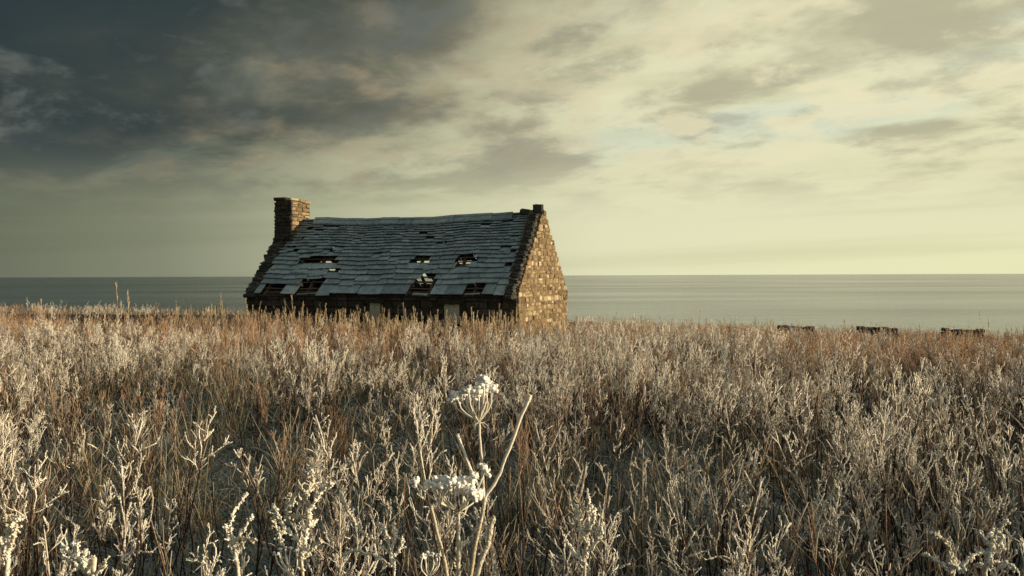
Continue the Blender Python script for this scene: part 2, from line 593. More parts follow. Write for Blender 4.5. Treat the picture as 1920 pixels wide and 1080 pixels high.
skew(gable, L - 0.38, L - 0.07, -0.03, 1, 4.42, 11, 0.085)
rk = random.Random(12)
t = 0.1
while t < SL - 0.25:                                       # smooth coping slabs on the seaward slope
    ln = rk.uniform(0.3, 0.6)
    o = link('skew_stone', SKEW_U[rk.randrange(14)], gable, None, (L - 0.25, W + 0.08 - (t + ln / 2) * CT, 1.93 + (t + ln / 2) * ST), (-math.atan2(ST, CT) + rk.uniform(-.03, .03), 0, 0), (0.44, ln * 1.04, 0.085))
    t += ln
link('apex_stone', SKEW_U[3], gable, None, (L - 0.20, YR, 4.63), (0.05, 0, 0.1), (0.32, 0.25, 0.30))
link('apex_stone', SKEW_U[5], gable, None, (L - 0.66, YR - 0.05, 4.55), (0.2, 0.1, 0.3), (0.30, 0.26, 0.15))

# gable with the chimney
gable2 = link('gable_wall', prism_x('gable_wall', 0.03, 0.52, gp), cottage, 'shaded_mortar')
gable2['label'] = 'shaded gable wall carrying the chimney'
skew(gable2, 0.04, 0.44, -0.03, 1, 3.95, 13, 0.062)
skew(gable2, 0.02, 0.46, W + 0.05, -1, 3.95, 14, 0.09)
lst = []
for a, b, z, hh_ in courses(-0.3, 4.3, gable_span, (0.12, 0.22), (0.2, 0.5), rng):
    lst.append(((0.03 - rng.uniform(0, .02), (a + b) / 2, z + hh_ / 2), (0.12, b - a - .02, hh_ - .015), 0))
tag(link('stone', joined_stones('stone', lst, rng), gable2, 'shaded_stone_joined'), kind='stuff')  # stone colour carries the shade of this gable

# chimney
CX0, CX1, CY0, CY1, CZ0, CZ1 = 0.0, 0.76, 1.55, 2.68, 3.45, 5.28
chim = link('chimney', boxes('chimney', [(CX0 + .05, CX1 - .05, CY0 + .05, CY0 + .28, CZ0, CZ1 - .06), (CX0 + .05, CX1 - .05, CY1 - .28, CY1 - .05, CZ0, CZ1 - .06),
                                         (CX0 + .05, CX0 + .22, CY0 + .285, CY1 - .285, CZ0, CZ1 - .06), (CX1 - .22, CX1 - .05, CY0 + .285, CY1 - .285, CZ0, CZ1 - .06)]), cottage, 'mortar')
for face, span, units in (('f', (CX0, CX1), DARK_U), ('r', (CY0 + .02, CY1 - .02), GABLE_U), ('l', (CY0 + .02, CY1 - .02), DARK_U), ('b', (CX0, CX1), DARK_U)):  # sun side in golden stone, other faces painted darker for shade
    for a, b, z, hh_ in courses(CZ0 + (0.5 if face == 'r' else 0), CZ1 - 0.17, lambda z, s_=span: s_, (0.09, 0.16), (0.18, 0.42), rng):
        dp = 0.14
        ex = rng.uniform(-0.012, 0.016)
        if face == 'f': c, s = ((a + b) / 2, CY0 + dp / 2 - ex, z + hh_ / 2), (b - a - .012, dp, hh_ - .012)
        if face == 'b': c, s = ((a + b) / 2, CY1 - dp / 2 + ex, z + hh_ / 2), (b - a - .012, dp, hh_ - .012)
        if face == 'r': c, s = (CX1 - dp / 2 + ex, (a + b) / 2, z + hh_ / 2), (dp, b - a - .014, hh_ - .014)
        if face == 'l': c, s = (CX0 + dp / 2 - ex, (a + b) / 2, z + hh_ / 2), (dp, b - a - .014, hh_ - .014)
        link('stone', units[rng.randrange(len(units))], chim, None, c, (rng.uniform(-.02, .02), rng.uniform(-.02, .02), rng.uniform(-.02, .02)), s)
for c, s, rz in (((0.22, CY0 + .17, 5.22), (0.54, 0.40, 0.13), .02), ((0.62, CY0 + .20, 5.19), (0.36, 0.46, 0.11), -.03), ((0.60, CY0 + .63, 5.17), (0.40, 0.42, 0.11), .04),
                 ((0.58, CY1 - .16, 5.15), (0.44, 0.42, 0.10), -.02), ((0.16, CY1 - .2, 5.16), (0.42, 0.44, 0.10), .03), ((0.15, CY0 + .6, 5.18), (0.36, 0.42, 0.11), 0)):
    link('cap_stone', (GABLE_U if c[0] > .5 else DARK_U)[rng.randrange(12)], chim, None, c, (rng.uniform(-.04, .04), rng.uniform(-.04, .04), rz), s)  # caps away from the sun side get the shade-coloured stone

# long walls with two small boarded windows
WIN = [(4.83, 5.21, 0.95, 1.58), (7.50, 8.02, 0.92, 1.56)]
segs = []
xa = 0.5
for x0, x1, z0, z1 in WIN:
    segs.append((xa, x0, 0.03, 0.5, -0.4, 1.88))
    segs.append((x0, x1, 0.03, 0.5, -0.4, z0))
    segs.append((x0, x1, 0.03, 0.5, z1, 1.88))
    xa = x1
segs.append((xa, L - 0.5, 0.03, 0.5, -0.4, 1.88))
fw = link('front_wall', boxes('front_wall', segs), cottage, 'shaded_mortar')
fw['label'] = 'shaded low front wall of rubble coloured dark for shade under the eaves'
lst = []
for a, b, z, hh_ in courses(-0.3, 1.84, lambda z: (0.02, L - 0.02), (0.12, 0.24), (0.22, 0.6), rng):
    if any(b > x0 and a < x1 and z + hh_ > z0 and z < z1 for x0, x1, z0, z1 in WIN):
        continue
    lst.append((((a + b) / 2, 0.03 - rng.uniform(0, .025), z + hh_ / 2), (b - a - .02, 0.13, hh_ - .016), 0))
tag(link('stone', joined_stones('stone', lst, rng), fw, 'shaded_stone_joined'), kind='stuff')  # front wall shade is in the stone colour
for i, (x0, x1, z0, z1) in enumerate(WIN):
    w = link('window', boxes('window', [(x0 - .02, x0 + .035, .06, .16, z0, z1), (x1 - .035, x1 + .02, .06, .16, z0, z1), (x0 + .036, x1 - .036, .06, .16, z1 - .04, z1)]), cottage, 'old_timber')
    w['label'] = ('narrow' if i == 0 else 'wider') + ' window opening closed with pale boards'
    nb = 2 if i == 0 else 3
    for k in range(nb):
        ww = (x1 - x0) / nb
        link('board', boxes('board', [(x0 + k * ww + .004, x0 + (k + 1) * ww - .004, .012 + .004 * k, .045 + .004 * k, z0 + .02 * k, z1 - .015 * (k % 2))]), w, 'pale_board')
    link('lintel', boxes('lintel', [(x0 - .15, x1 + .15, -.07, .3, z1 + .002, z1 + .13)]), w, 'shaded_mortar')
bw = link('back_wall', boxes('back_wall', [(0.5, 4.2, W - 0.5, W - .03, -0.4, 1.86), (4.9, L - .5, W - 0.5, W - .03, -0.4, 1.7), (4.2, 4.9, W - .5, W - .03, -.4, .7)]), cottage, 'mortar')
lst = []
for a, b, z, hh_ in courses(-0.3, 1.7, lambda z: (0.02, L - 0.02), (0.12, 0.24), (0.25, 0.6), rng):
    if b > 4.15 and a < 4.95 and z > .6: continue
    lst.append((((a + b) / 2, W - 0.03 + rng.uniform(0, .025), z + hh_ / 2), (b - a - .02, 0.13, hh_ - .016), 0))
tag(link('stone', joined_stones('stone', lst, rng), bw, 'gable_stone_joined'), kind='stuff')


# roof
def sag(x, t):
    k = t / SL
    return -0.13 * k * math.sin(math.pi * min(max(x / L, 0), 1)) ** 1.3 + 0.014 * math.sin(2.3 * x + 1.1 * t) + 0.006 * math.sin(5.1 * x - 2.0 * t)


def roofp(x, t, n=0.0, back=False):
    y = YE + t * CT - n * ST
    z = ZE + t * ST + n * CT + sag(x, t)
    return Vector((x, (W - y) if back else y, z))


def sagm(x):
    return sag(x, SL)


roof = link('roof', boxes('roof', [(0.5, L - 0.5, YR - .06, YR + .06, ZR - .42, ZR - .22), (0.5, L - .5, 0.15, 0.35, 1.881, 1.96), (0.5, L - .5, W - .35, W - .15, 1.881, 1.96)]), cottage, 'old_timber')
roof['label'] = 'sagging roof of frosted blue grey stone slates with holes'
for i in range(12):                                        # rafters, some leaning or broken
    x = 0.75 + i * 0.775
    for back in (False, True):
        if (i, back) in ((7, True), (1, True)):
            continue
        w, dp = 0.06, 0.11
        ts = (0.05, SL - 0.02)
        v = []
        for t in ts:
            for dn in (-0.115 - dp, -0.115):
                for dx_ in (-w / 2, w / 2):
                    v.append(roofp(x + dx_ + (0.12 if (i == 2 and t < 1) else 0), t, dn, back) - Vector((x, 0, 0)))
        f = [(0, 1, 3, 2), (4, 6, 7, 5), (0, 4, 5, 1), (2, 3, 7, 6), (0, 2, 6, 4), (1, 5, 7, 3)]
        link('rafter', mesh_pd('rafter', v, f), roof, 'old_timber', (x, 0, 0))
EXPO = [0.46, 0.25, 0.24, 0.23, 0.22, 0.21, 0.20, 0.185, 0.175, 0.165, 0.155, 0.15, 0.14, 0.135, 0.13, 0.125, 0.12, 0.115, 0.11, 0.11]
k_ = (SL - 0.03) / sum(EXPO)
EXPO = [e * k_ for e in EXPO]
TROW = np.concatenate([[0], np.cumsum(EXPO)])
for i in range(0, len(EXPO)):                              # battens
    for back in (False, True):
        t = TROW[i] + EXPO[i] * 0.75
        nseg = 12
        v, f = [], []
        for k in range(nseg + 1):
            x = 0.52 + (L - 1.04) * k / nseg
            for dt, dn in ((-.022, -.112), (.022, -.112), (.022, -.088), (-.022, -.088)):
                v.append(roofp(x, t + dt, dn, back))
        for k in range(nseg):
            for q in range(4):
                f.append((k * 4 + q, k * 4 + (q + 1) % 4, k * 4 + 4 + (q + 1) % 4, k * 4 + 4 + q))
        link('batten', mesh_pd('batten', v, f), roof, 'old_timber')

HOLES = [(1.55, 3.05, 1.30, 1.78), (2.86, 3.3, 0.95, 1.2), (2.08, 2.92, 0.0, 0.78), (0.72, 1.5, 0.0, 0.55), (2.5, 2.8, 2.06, 2.22), (5.85, 6.5, 1.36, 1.86),
         (5.85, 6.2, 2.58, 2.74), (7.5, 8.15, 1.16, 1.88), (6.36, 7.05, 0.0, 0.84), (8.28, 8.80, 0.0, 0.56), (9.3, 9.6, 1.2, 1.5), (9.3, 9.6, 1.75, 1.95),
         (0.95, 1.25, 2.6, 2.78), (1.05, 1.35, 3.12, 3.25)]
BHOLES = [(0.45, 1.05, 1.0, 1.5), (4.45, 4.95, 1.35, 1.75), (6.3, 6.65, 1.45, 1.75), (4.2, 4.75, 0.2, 0.9), (1.2, 1.5, 2.1, 2.35), (8.6, 9.2, 2.9, 3.2), (2.6, 3.2, 2.4, 2.7)]


def slate_poly(w, ln, r, rough=1.0):
    """outline of one slate: lower edge at v=0, with knocked corners and an uneven lower edge"""
    j = 0.012 * rough
    p = []
    c = r.random()
    if c < 0.22:
        k = r.uniform(0.05, 0.2) * w
        p += [(-w / 2, k * r.uniform(.5, 1.1)), (-w / 2 + k, 0)]
    else:
        p += [(-w / 2 + r.uniform(-j, j), r.uniform(-j, j))]
    p += [(r.uniform(-.2, .2) * w, r.uniform(-1.2, 1.0) * j)]
    if c > 0.78:
        k = r.uniform(0.05, 0.22) * w
        p += [(w / 2 - k, 0), (w / 2, k * r.uniform(.5, 1.1))]
    else:
        p += [(w / 2 + r.uniform(-j, j), r.uniform(-j, j))]
    p += [(w / 2 - r.uniform(0, j), ln), (-w / 2 + r.uniform(0, j), ln)]
    return p


def slate_mesh(poly, th):
    n = len(poly)
    v = [(a, b, 0.0) for a, b in poly] + [(a * 0.985, b + 0.004, th) for a, b in poly]
    f = [tuple(range(n))[::-1], tuple(range(n, 2 * n))] + [(i, (i + 1) % n, n + (i + 1) % n, n + i) for i in range(n)]
    return v, f


slates = []
rs = random.Random(21)
for i, e in enumerate(EXPO):
    t0 = TROW[i]
    frac = i / len(EXPO)
    x = 0.44 + rs.uniform(-.06, .10)
    xend = 9.62 + rs.uniform(-.12, .05)
    wr = (0.45, 0.90) if i == 0 else ((0.34, 0.74) if i < 4 else ((0.26, 0.54) if i < 9 else (0.20, 0.40)))
    spans = []
    if i == 0:
        spans = [(.44, .70), (1.5, 2.08), (3.62, 4.42), (4.42, 5.30), (5.30, 6.28), (7.08, 7.60), (7.60, 8.24), (8.86, 9.24), (9.24, 9.6)]
    else:
        hs = sorted((a, b) for a, b, c, d_ in HOLES if c < t0 + e * 0.5 < d_)
        while x < xend - 0.08:
            w = min(rs.uniform(*wr), xend - x)
            a, b = x, x + w
            for ha, hb in hs:
                if ha < b and hb > a:
                    if a < ha: spans.append((a, ha + rs.uniform(-.12, .16)))
                    a = max(a, hb + rs.uniform(-.18, .10))
            if b - a > 0.09:
                spans.append((a, b))
            x += w
    for a, b in spans:
        w, cx = b - a, (a + b) / 2
        if rs.random() < 0.008 and i > 0:
            continue
        ln = e * (1.42 if i else 1.3)
        slip = -rs.uniform(0.03, 0.10) if rs.random() < 0.06 and i else rs.uniform(-.012, .012)
        rot = rs.gauss(0, 0.010) + (rs.uniform(-.09, .09) if rs.random() < 0.06 and i else 0)
        slates.append((cx, t0 + slip, w - rs.uniform(.004, .014), ln, rot, rs.uniform(0.011, 0.019), i))
# a few that have slid right down
slates += [(3.18, -0.10, 0.50, 0.62, 0.02, 0.022, 1), (3.52, 0.02, 0.34, 0.44, -0.16, 0.02, 1), (1.75, 1.02, 0.62, 0.40, 0.03, 0.022, 3), (2.45, 0.84, 0.5, 0.36, -.05, .02, 3),
           (6.75, -0.06, 0.5, 0.14, 0.04, 0.03, 0), (8.55, -0.02, 0.5, 0.10, 0.0, 0.03, 0), (6.62, 1.1, 0.24, 0.4, 0.35, .02, 3), (2.6, -.01, .85, .08, 0.0, .03, 0)]
slates.sort(key=lambda s: -s[2] * s[3])


def slate_frame(cx, t, ln, rot, back=False, lift=0.0):
    n0 = 0.004 + lift
    a = roofp(cx, t, n0 + 0.014, back)
    b = roofp(cx, t + ln, n0 - 0.062, back)
    v = (b - a).normalized()
    u0 = (roofp(cx + .15, t, 0, back) - roofp(cx - .15, t, 0, back)).normalized()
    if back: u0 = -u0
    n = u0.cross(v).normalized()
    u = v.cross(n).normalized()
    if n.z < 0: n, u = -n, -u
    u, v = u * math.cos(rot) + v * math.sin(rot), v * math.cos(rot) - u * math.sin(rot)
    M = Matrix((u, v, n)).transposed().to_4x4()
    M.translation = a
    return M


sv_, sf_, st_ = [], [], []
for q, (cx, t, w, ln, rot, th, i) in enumerate(slates):
    poly = slate_poly(w, ln, rs, 1.0 if i < 8 else 0.7)
    v, f = slate_mesh(poly, th)
    M = slate_frame(cx, t, ln, rot, lift=rs.uniform(-.003, .006))
    if q < 300:
        o = link('slate', mesh_pd('slate', v, f), roof, 'slate')
        o.matrix_local = M
    else:
        k = len(sv_)
        sv_ += [(M @ Vector(p))[:] for p in v]
        sf_ += [tuple(a + k for a in ff) for ff in f]
        st_ += [rs.random()] * len(v)
if sv_:
    tag(link('slate', mesh_pd('slate', sv_, sf_, False, tint=st_), roof, 'slate_joined'), 'small slates of the upper courses', kind='stuff')
sv_, sf_, st_ = [], [], []
t = 0.0
while t < SL - 0.1:                                        # slope towards the sea
    e = 0.36 - 0.05 * t
    x = 0.5
    while x < 9.5:
        w = min(rs.uniform(0.3, 0.6), 9.55 - x)
        cx, ct = x + w / 2, t + e / 2
        if not any(a < cx < b and c < ct < d_ for a, b, c, d_ in BHOLES):
            v, f = slate_mesh(slate_poly(w - .01, e * 1.35, rs), 0.02)
            M = slate_frame(cx, t, e * 1.35, 0, True)
            k = len(sv_)
            sv_ += [(M @ Vector(p))[:] for p in v]
            sf_ += [tuple(a + k for a in ff) for ff in f]
            st_ += [rs.random()] * len(v)
        x += w
    t += e
tag(link('slate', mesh_pd('slate', sv_, sf_, False, tint=st_), roof, 'slate_joined'), 'slates of the rear slope', kind='stuff')
# ridge stones, the row broken off at both ends
x = 1.22
while x < 8.85:
    w = min(rs.uniform(0.55, 0.95), 8.92 - x)
    if w < 0.15: break
    cx = x + w / 2
    a = 0.17
    z0 = ZR + sagm(cx) + 0.015
    slope = (sagm(x + w) - sagm(x)) / w
    hw, th, dr = 0.19, 0.035, 0.155
    pr = [(-hw, -dr), (0, 0.03), (hw, -dr), (hw, -dr + th), (0.02, 0.03 + th + .03), (-0.02, 0.03 + th + .03), (-hw, -dr + th)]
    me = prism_x('ridge_stone', -w / 2 + .004, w / 2 - .004, pr)
    link('ridge_stone', me, roof, 'slate', (cx, YR, z0 + rs.uniform(-.003, .003)), (rs.uniform(-.02, .02), -math.atan(slope), rs.uniform(-.008, .008)))
    x += w


# ------------------------------------------------------------------ remains of the dry stone boundary wall
def wall_run(label, p0, p1, zt, hgt, seed, group, jag=0.03):
    r = random.Random(seed)
    a, b = Vector(p0), Vector(p1)
    ln = (b - a).length
    ang = math.atan2((b - a).y, (b - a).x)
    root = bpy.data.objects.new('dry_stone_wall', None)
    COL.objects.link(root)
    root.location = (a.x, a.y, zt - hgt)
    root.rotation_euler = (0, 0, ang)
    tag(root, label, 'wall', group, 'thing')
    core = link('wall_core', boxes('wall_core', [(0.08, ln - 0.08, -0.17, 0.17, -0.3, hgt - 0.16)]), root, 'shaded_mortar')
    lst = []
    for sd in (-1, 1):
        for a_, b_, z, hh_ in courses(-0.3, hgt - 0.10, lambda z: (0, ln), (0.1, 0.18), (0.18, 0.45), r):
            lst.append((((a_ + b_) / 2, sd * 0.16 + r.uniform(-.02, .02), z + hh_ / 2), (b_ - a_ - .02, .16, hh_ - .015), 0))
    tag(link('stone', joined_stones('stone', lst, r), root, 'shaded_stone_joined'), kind='stuff')  # stones coloured dark to stand for the wall's shaded side
    x = 0
    while x < ln - 0.05:
        w = min(r.uniform(0.25, 0.55), ln - x)
        link('coping_stone', DARK_U[r.randrange(12)], root, None, (x + w / 2, r.uniform(-.03, .03), hgt - 0.05 + r.uniform(-jag, jag)), (r.uniform(-.05, .05), r.uniform(-.05, .05), r.uniform(-.06, .06)), (w * .98, 0.46, 0.12))
        x += w
    return root


GW = 'remains of the boundary wall'


def at(px_, py_, dpt):
    """world point seen at a pixel of the 1920 x 1080 picture, at a distance along the view"""
    py2 = py_ + (px_ - 960) * 0.0036
    return Vector(((px_ - 960) / FPX * dpt, dpt, 1.6 - (py2 - 516.5) / FPX * dpt))


for lab, xa, xb, ya, dpt, sd, hg in (('short shade-dark remnant of stone wall nearest the cottage among the three rising by the shore', 1457, 1527, 611, 36.0, 1, 0.75),
                                     ('flat topped shade-dark stone wall remnant in the middle of three by the shore', 1606, 1685, 614, 35.0, 2, 0.8),
                                     ('uneven shade-dark stone wall remnant farthest from the cottage by the shore', 1765, 1846, 617, 34.0, 3, 0.8),
                                     ('low shade-dark stub of stone wall half hidden in rusty weeds', 1360, 1380, 614, 37.0, 4, 0.7)):
    a, b = at(xa, ya, dpt), at(xb, ya + 1, dpt - 0.5)
    wall_run(lab, (a.x, a.y, 0), (b.x, b.y, 0), a.z, hg, sd, GW, 0.035)
a, b = at(-60, 589, 37), at(452, 588, 34.5)
wall_run('long low dry stone wall running to the cottage behind the rusty weeds', (a.x, a.y, 0), (b.x, b.y, 0), a.z, 0.9, 9, GW, 0.02)
a, b = at(1068, 605, 36), at(1112, 608, 36)
wall_run('low broken wall stub beside the sunlit gable', (a.x, a.y, 0), (b.x, b.y, 0), a.z, 0.8, 10, GW, 0.03)


# ------------------------------------------------------------------ plants
OCT = np.array([(1, 0, 0), (-1, 0, 0), (0, 1, 0), (0, -1, 0), (0, 0, 1), (0, 0, -1)], dtype=float)
OCF = [(0, 2, 4), (2, 1, 4), (1, 3, 4), (3, 0, 4), (2, 0, 5), (1, 2, 5), (3, 1, 5), (0, 3, 5)]


class TB:
    """collects tubes, blades and frost grains into one mesh"""
    def __init__(s, seed):
        s.r = np.random.default_rng(seed)
        s.v, s.f, s.fr, s.hu, s.k = [], [], [], [], 0

    def add(s, v, f, fr, hu):
        s.v.append(v)
        s.f += [tuple(i + s.k for i in q) for q in f]
        s.fr.append(np.broadcast_to(np.asarray(fr, float), (len(v),)))
        s.hu.append(np.full(len(v), hu))
        s.k += len(v)

    def tube(s, p, rad, fr, sides=3, hu=0.5, jit=0.0):
        p = np.asarray(p, float)
        n = len(p)
        rad = np.broadcast_to(np.asarray(rad, float), (n,)).copy()
        if jit:
            rad = rad * (1 + s.r.uniform(-jit, jit, n))
        t = np.gradient(p, axis=0)
        t /= np.linalg.norm(t, axis=1)[:, None] + 1e-9
        ref = np.array([0.3, 0.9, 0.1]) if abs(t[0, 2]) > 0.7 else np.array([0, 0, 1.0])
        a = np.cross(t, ref)
        a /= np.linalg.norm(a, axis=1)[:, None] + 1e-9
        b = np.cross(t, a)
        ang = np.arange(sides) * 2 * np.pi / sides
        ring = a[:, None, :] * np.cos(ang)[None, :, None] + b[:, None, :] * np.sin(ang)[None, :, None]
        v = (p[:, None, :] + ring * rad[:, None, None]).reshape(-1, 3)
        f = []
        for i in range(n - 1):
            for j in range(sides):
                j2 = (j + 1) % sides
                f.append((i * sides + j, i * sides + j2, (i + 1) * sides + j2, (i + 1) * sides + j))
        f.append(tuple(range((n - 1) * sides, n * sides)))
        s.add(v, f, np.repeat(np.broadcast_to(np.asarray(fr, float), (n,)), sides), hu)

    def blob(s, c, r, fr=1.0, hu=0.8):
        q = OCT * r * s.r.uniform(0.7, 1.25, (6, 1)) + s.r.normal(0, r * .12, (6, 3)) + np.asarray(c)
        s.add(q, OCF, fr, hu)

    def strip(s, p, w, side, fr, hu):
        p = np.asarray(p, float)
        n = len(p)
        w = np.asarray(w, float)[:, None]
        v = np.concatenate([p - side * w, p + side * w])
        f = [(i, i + 1, n + i + 1, n + i) for i in range(n - 1)]
        s.add(v, f, np.concatenate([np.broadcast_to(fr, (n,))] * 2), hu)

    def mesh(s, name, m):
        me = mesh_pd(name, np.concatenate(s.v), s.f, True, frost=np.concatenate(s.fr), hue=np.concatenate(s.hu))
        me.materials.append(MATS[m])
        return me


def unit(v):
    return v / (np.linalg.norm(v) + 1e-9)


def curve(r, p0, d0, ln, n, up=0.0, wob=0.1):
    """a wandering line that bends towards +Z by up"""
    p = [np.asarray(p0, float)]
    dd = unit(np.asarray(d0, float))
    for i in range(n - 1):
        dd = unit(dd + np.array([0, 0, up / n]) + r.normal(0, wob, 3))
        p.append(p[-1] + dd * ln / (n - 1))
    return np.array(p)


def weed_stem(tb, base, H, lod, lean=0.10, nb=None, rad=0.0036, top=0.5, thick=1.0, spread=1.0):
    r = tb.r
    n = 10 if lod == 0 else 7
    az = r.uniform(0, 6.283)
    d0 = np.array([math.cos(az) * lean, math.sin(az) * lean, 1.0])
    p = curve(r, base, d0, H, n, 0.08, 0.06)
    tt = np.linspace(0, 1, n)
    hu = r.uniform(0, 1)
    fr = np.clip((tt - top - 0.10) / 0.30, 0, 1)
    tb.tube(p, (rad * (1.15 - 0.75 * tt) + 0.0010 * fr * thick), fr, 4 if lod == 0 else 3, hu, 0.12)
    nb = nb or int(r.integers(8, 16))

    def along(q, u):
        m_ = len(q)
        j = min(int(u * (m_ - 1)), m_ - 2)
        return j, q[j] + (q[j + 1] - q[j]) * (u * (m_ - 1) - j)

    for k in range(nb):
        t = top + (0.99 - top) * ((k + r.uniform(0, 1)) / nb)
        i, o = along(p, t)
        a = k * 2.4 + r.uniform(-.6, .6)
        elv = r.uniform(0.8, 2.6) / spread
        ln = H * (0.27 * (1 - t) + 0.045) * r.uniform(0.5, 1.5)
        m = 8 if lod == 0 else (5 if lod == 1 else 3)
        q = curve(r, o, (math.cos(a), math.sin(a), elv), ln, m, r.uniform(-0.3, 2.0), 0.16)
        fb = np.clip(0.12 + 0.85 * np.linspace(0, 1, m) + (t - 0.72), 0.0, 1)
        rb = (0.0010 + 0.0011 * fb) * thick
        tb.tube(q, rb, fb, 3, r.uniform(0.2, 1), 0.3)
        nt = int(r.integers(2, 6)) if lod == 0 else int(r.integers(2, 5))
        if lod == 2: nt = 2
        for z in range(nt):
            j, o2 = along(q, r.uniform(0.25, 1.0))
            dr = unit(q[j + 1] - q[j]) * 1.2 + r.normal(0, 0.6, 3) + np.array([0, 0, 0.3])
            l2 = r.uniform(0.012, 0.05) * (1 + 1.0 * (ln > 0.15))
            mm = 5 if lod == 0 else (3 if lod == 1 else 2)
            q2 = curve(r, o2, dr, l2, mm, r.uniform(-.2, 1.2), 0.22)
            tb.tube(q2, np.linspace(0.0012, 0.0019, mm) * thick, np.linspace(r.uniform(.45, .8), 1, mm), 3, r.uniform(0.3, 1), 0.3)
            if lod == 0:
                for w in range(int(l2 * 190)):
                    tb.blob(along(q2, r.uniform(0.3, 1.0))[1] + r.normal(0, 0.0013, 3), r.uniform(0.0013, 0.0030), 1, r.uniform(0.4, 1))
        if lod == 0:
            for z in range(int(ln * 170)):
                tb.blob(along(q, r.uniform(0.35, 1.0))[1] + r.normal(0, 0.0014, 3), r.uniform(0.0013, 0.0031), 1, r.uniform(0.4, 1))
    # shrivelled leaves left low on the stem
    for k in range(int(r.integers(2, 7)) if lod < 2 else 1):
        t = r.uniform(0.15, 0.65)
        i = int(t * (n - 1))
        a = r.uniform(0, 6.283)
        q = curve(r, p[i], (math.cos(a), math.sin(a), 0.1), r.uniform(.03, .08), 4, -1.6, 0.25)
        tb.strip(q, [0.001, 0.006, 0.007, 0.001], unit(np.array([-math.sin(a), math.cos(a), r.uniform(-.6, .6)])), r.uniform(0, .5), r.uniform(0, 1))


def make_weed(seed, lod):
    tb = TB(seed)
    for k in range(int(tb.r.integers(2, 6))):
        b = (tb.r.normal(0, .07), tb.r.normal(0, .07), -0.03)
        weed_stem(tb, b, tb.r.uniform(0.55, 1.12), lod, tb.r.choice([0.04, 0.08, 0.12, 0.34], p=[.35, .3, .25, .1]), top=tb.r.uniform(.45, .76), thick=1.05 if lod == 0 else (1.5 if lod == 1 else 2.1), spread=tb.r.uniform(.8, 1.6))
    return tb.mesh('frosted_weed', 'frosted_weed')


def make_bare(seed):
    tb = TB(seed)
    r = tb.r
    for k in range(int(r.integers(3, 7))):
        H = r.uniform(0.5, 1.02)
        a = r.uniform(0, 6.283)
        p = curve(r, (r.normal(0, .06), r.normal(0, .06), -.03), (math.cos(a) * .14, math.sin(a) * .14, 1), H, 7, 0.05, 0.05)
        tt = np.linspace(0, 1, 7)
        tb.tube(p, 0.0036 * (1.15 - .6 * tt), np.clip((tt - .7) / .5, 0, .55), 4, r.uniform(0, 1), .12)
        for z in range(int(r.integers(2, 7))):
            i = int(r.integers(2, 6))
            b = r.uniform(0, 6.283)
            tb.tube(curve(r, p[i], (math.cos(b), math.sin(b), 1.3), r.uniform(.05, .2), 4, .5, .12), 0.0017, np.linspace(.3, .9, 4), 3, r.uniform(0, 1), .2)
    return tb.mesh('bare_stem', 'bare_stem')


def make_rust(seed):
    tb = TB(seed)
    r = tb.r
    for k in range(int(r.integers(4, 8))):
        H = r.uniform(0.55, 0.98)
        a = r.uniform(0, 6.283)
        p = curve(r, (r.normal(0, .09), r.normal(0, .09), -.03), (math.cos(a) * .12, math.sin(a) * .12, 1), H, 6, 0.05, 0.05)
        tt = np.linspace(0, 1, 6)
        tb.tube(p, 0.0042 * (1.1 - .6 * tt), np.clip((tt - .2) / .7, 0, .75), 3, r.uniform(0, 1), .12)
        for z in range(int(r.integers(9, 17))):
            t = r.uniform(.3, 1)
            i = min(int(t * 5), 4)
            b = r.uniform(0, 6.283)
            o = p[i] + (p[i + 1] - p[i]) * (t * 5 - i)
            tb.tube(curve(r, o, (math.cos(b), math.sin(b), 1.8), r.uniform(.04, .17), 3, .6, .12), 0.0028, (.3, r.uniform(.3, .6), r.uniform(.4, .85)), 3, r.uniform(0, 1), .2)
    return tb.mesh('rust_weed', 'rust_weed')


def make_reed(seed):
    tb = TB(seed)
    r = tb.r
    for k in range(int(r.integers(2, 6))):
        H = r.uniform(0.9, 1.3)
        a = r.uniform(0, 6.283)
        p = curve(r, (r.normal(0, .07), r.normal(0, .07), -.03), (math.cos(a) * .09, math.sin(a) * .09, 1), H, 8, 0.0, 0.035)
        tt = np.linspace(0, 1, 8)
        tb.tube(p, 0.0040 * (1.1 - .6 * tt), np.clip(tt * .6, 0, 1), 3, r.uniform(0, 1), .1)
        for z in range(int(r.integers(24, 40))):
            t = r.uniform(.70, 1) ** 0.8
            i = min(int(t * 7), 6)
            o = p[i] + (p[i + 1] - p[i]) * (t * 7 - i)
            b = r.uniform(0, 6.283)
            tb.tube(curve(r, o, (math.cos(b), math.sin(b), 3.2), r.uniform(.03, .085), 3, .3, .1), 0.0026, (.4, .7, .9), 3, r.uniform(0.2, 1), .2)
    return tb.mesh('reed', 'reed')


def make_grass(seed, lod):
    tb = TB(seed)
    r = tb.r
    for k in range(64 if lod == 0 else 30):
        a = r.uniform(0, 6.283)
        ln = r.uniform(0.18, 0.52)
        q = curve(r, (r.normal(0, .07), r.normal(0, .07), -.01), (math.cos(a) * r.uniform(.3, 1.2), math.sin(a) * r.uniform(.3, 1.2), 1.0), ln, 6, -r.uniform(1.2, 3.2), 0.07)
        q[:, 2] = np.maximum(q[:, 2], 0.012 + r.uniform(0, .03))
        w = np.array([.0022, .0028, .0028, .0024, .0018, .0006]) * (1.0 if lod == 0 else 2.0)
        tb.strip(q, w, unit(np.array([-math.sin(a), math.cos(a), r.uniform(-.4, .4)])), np.clip(np.linspace(.2, 1.0, 6) + r.uniform(-.2, .2), 0, 1), float(np.clip(r.normal(.4, .28), 0, 1)))
    return tb.mesh('grass_tuft', 'frosted_grass')


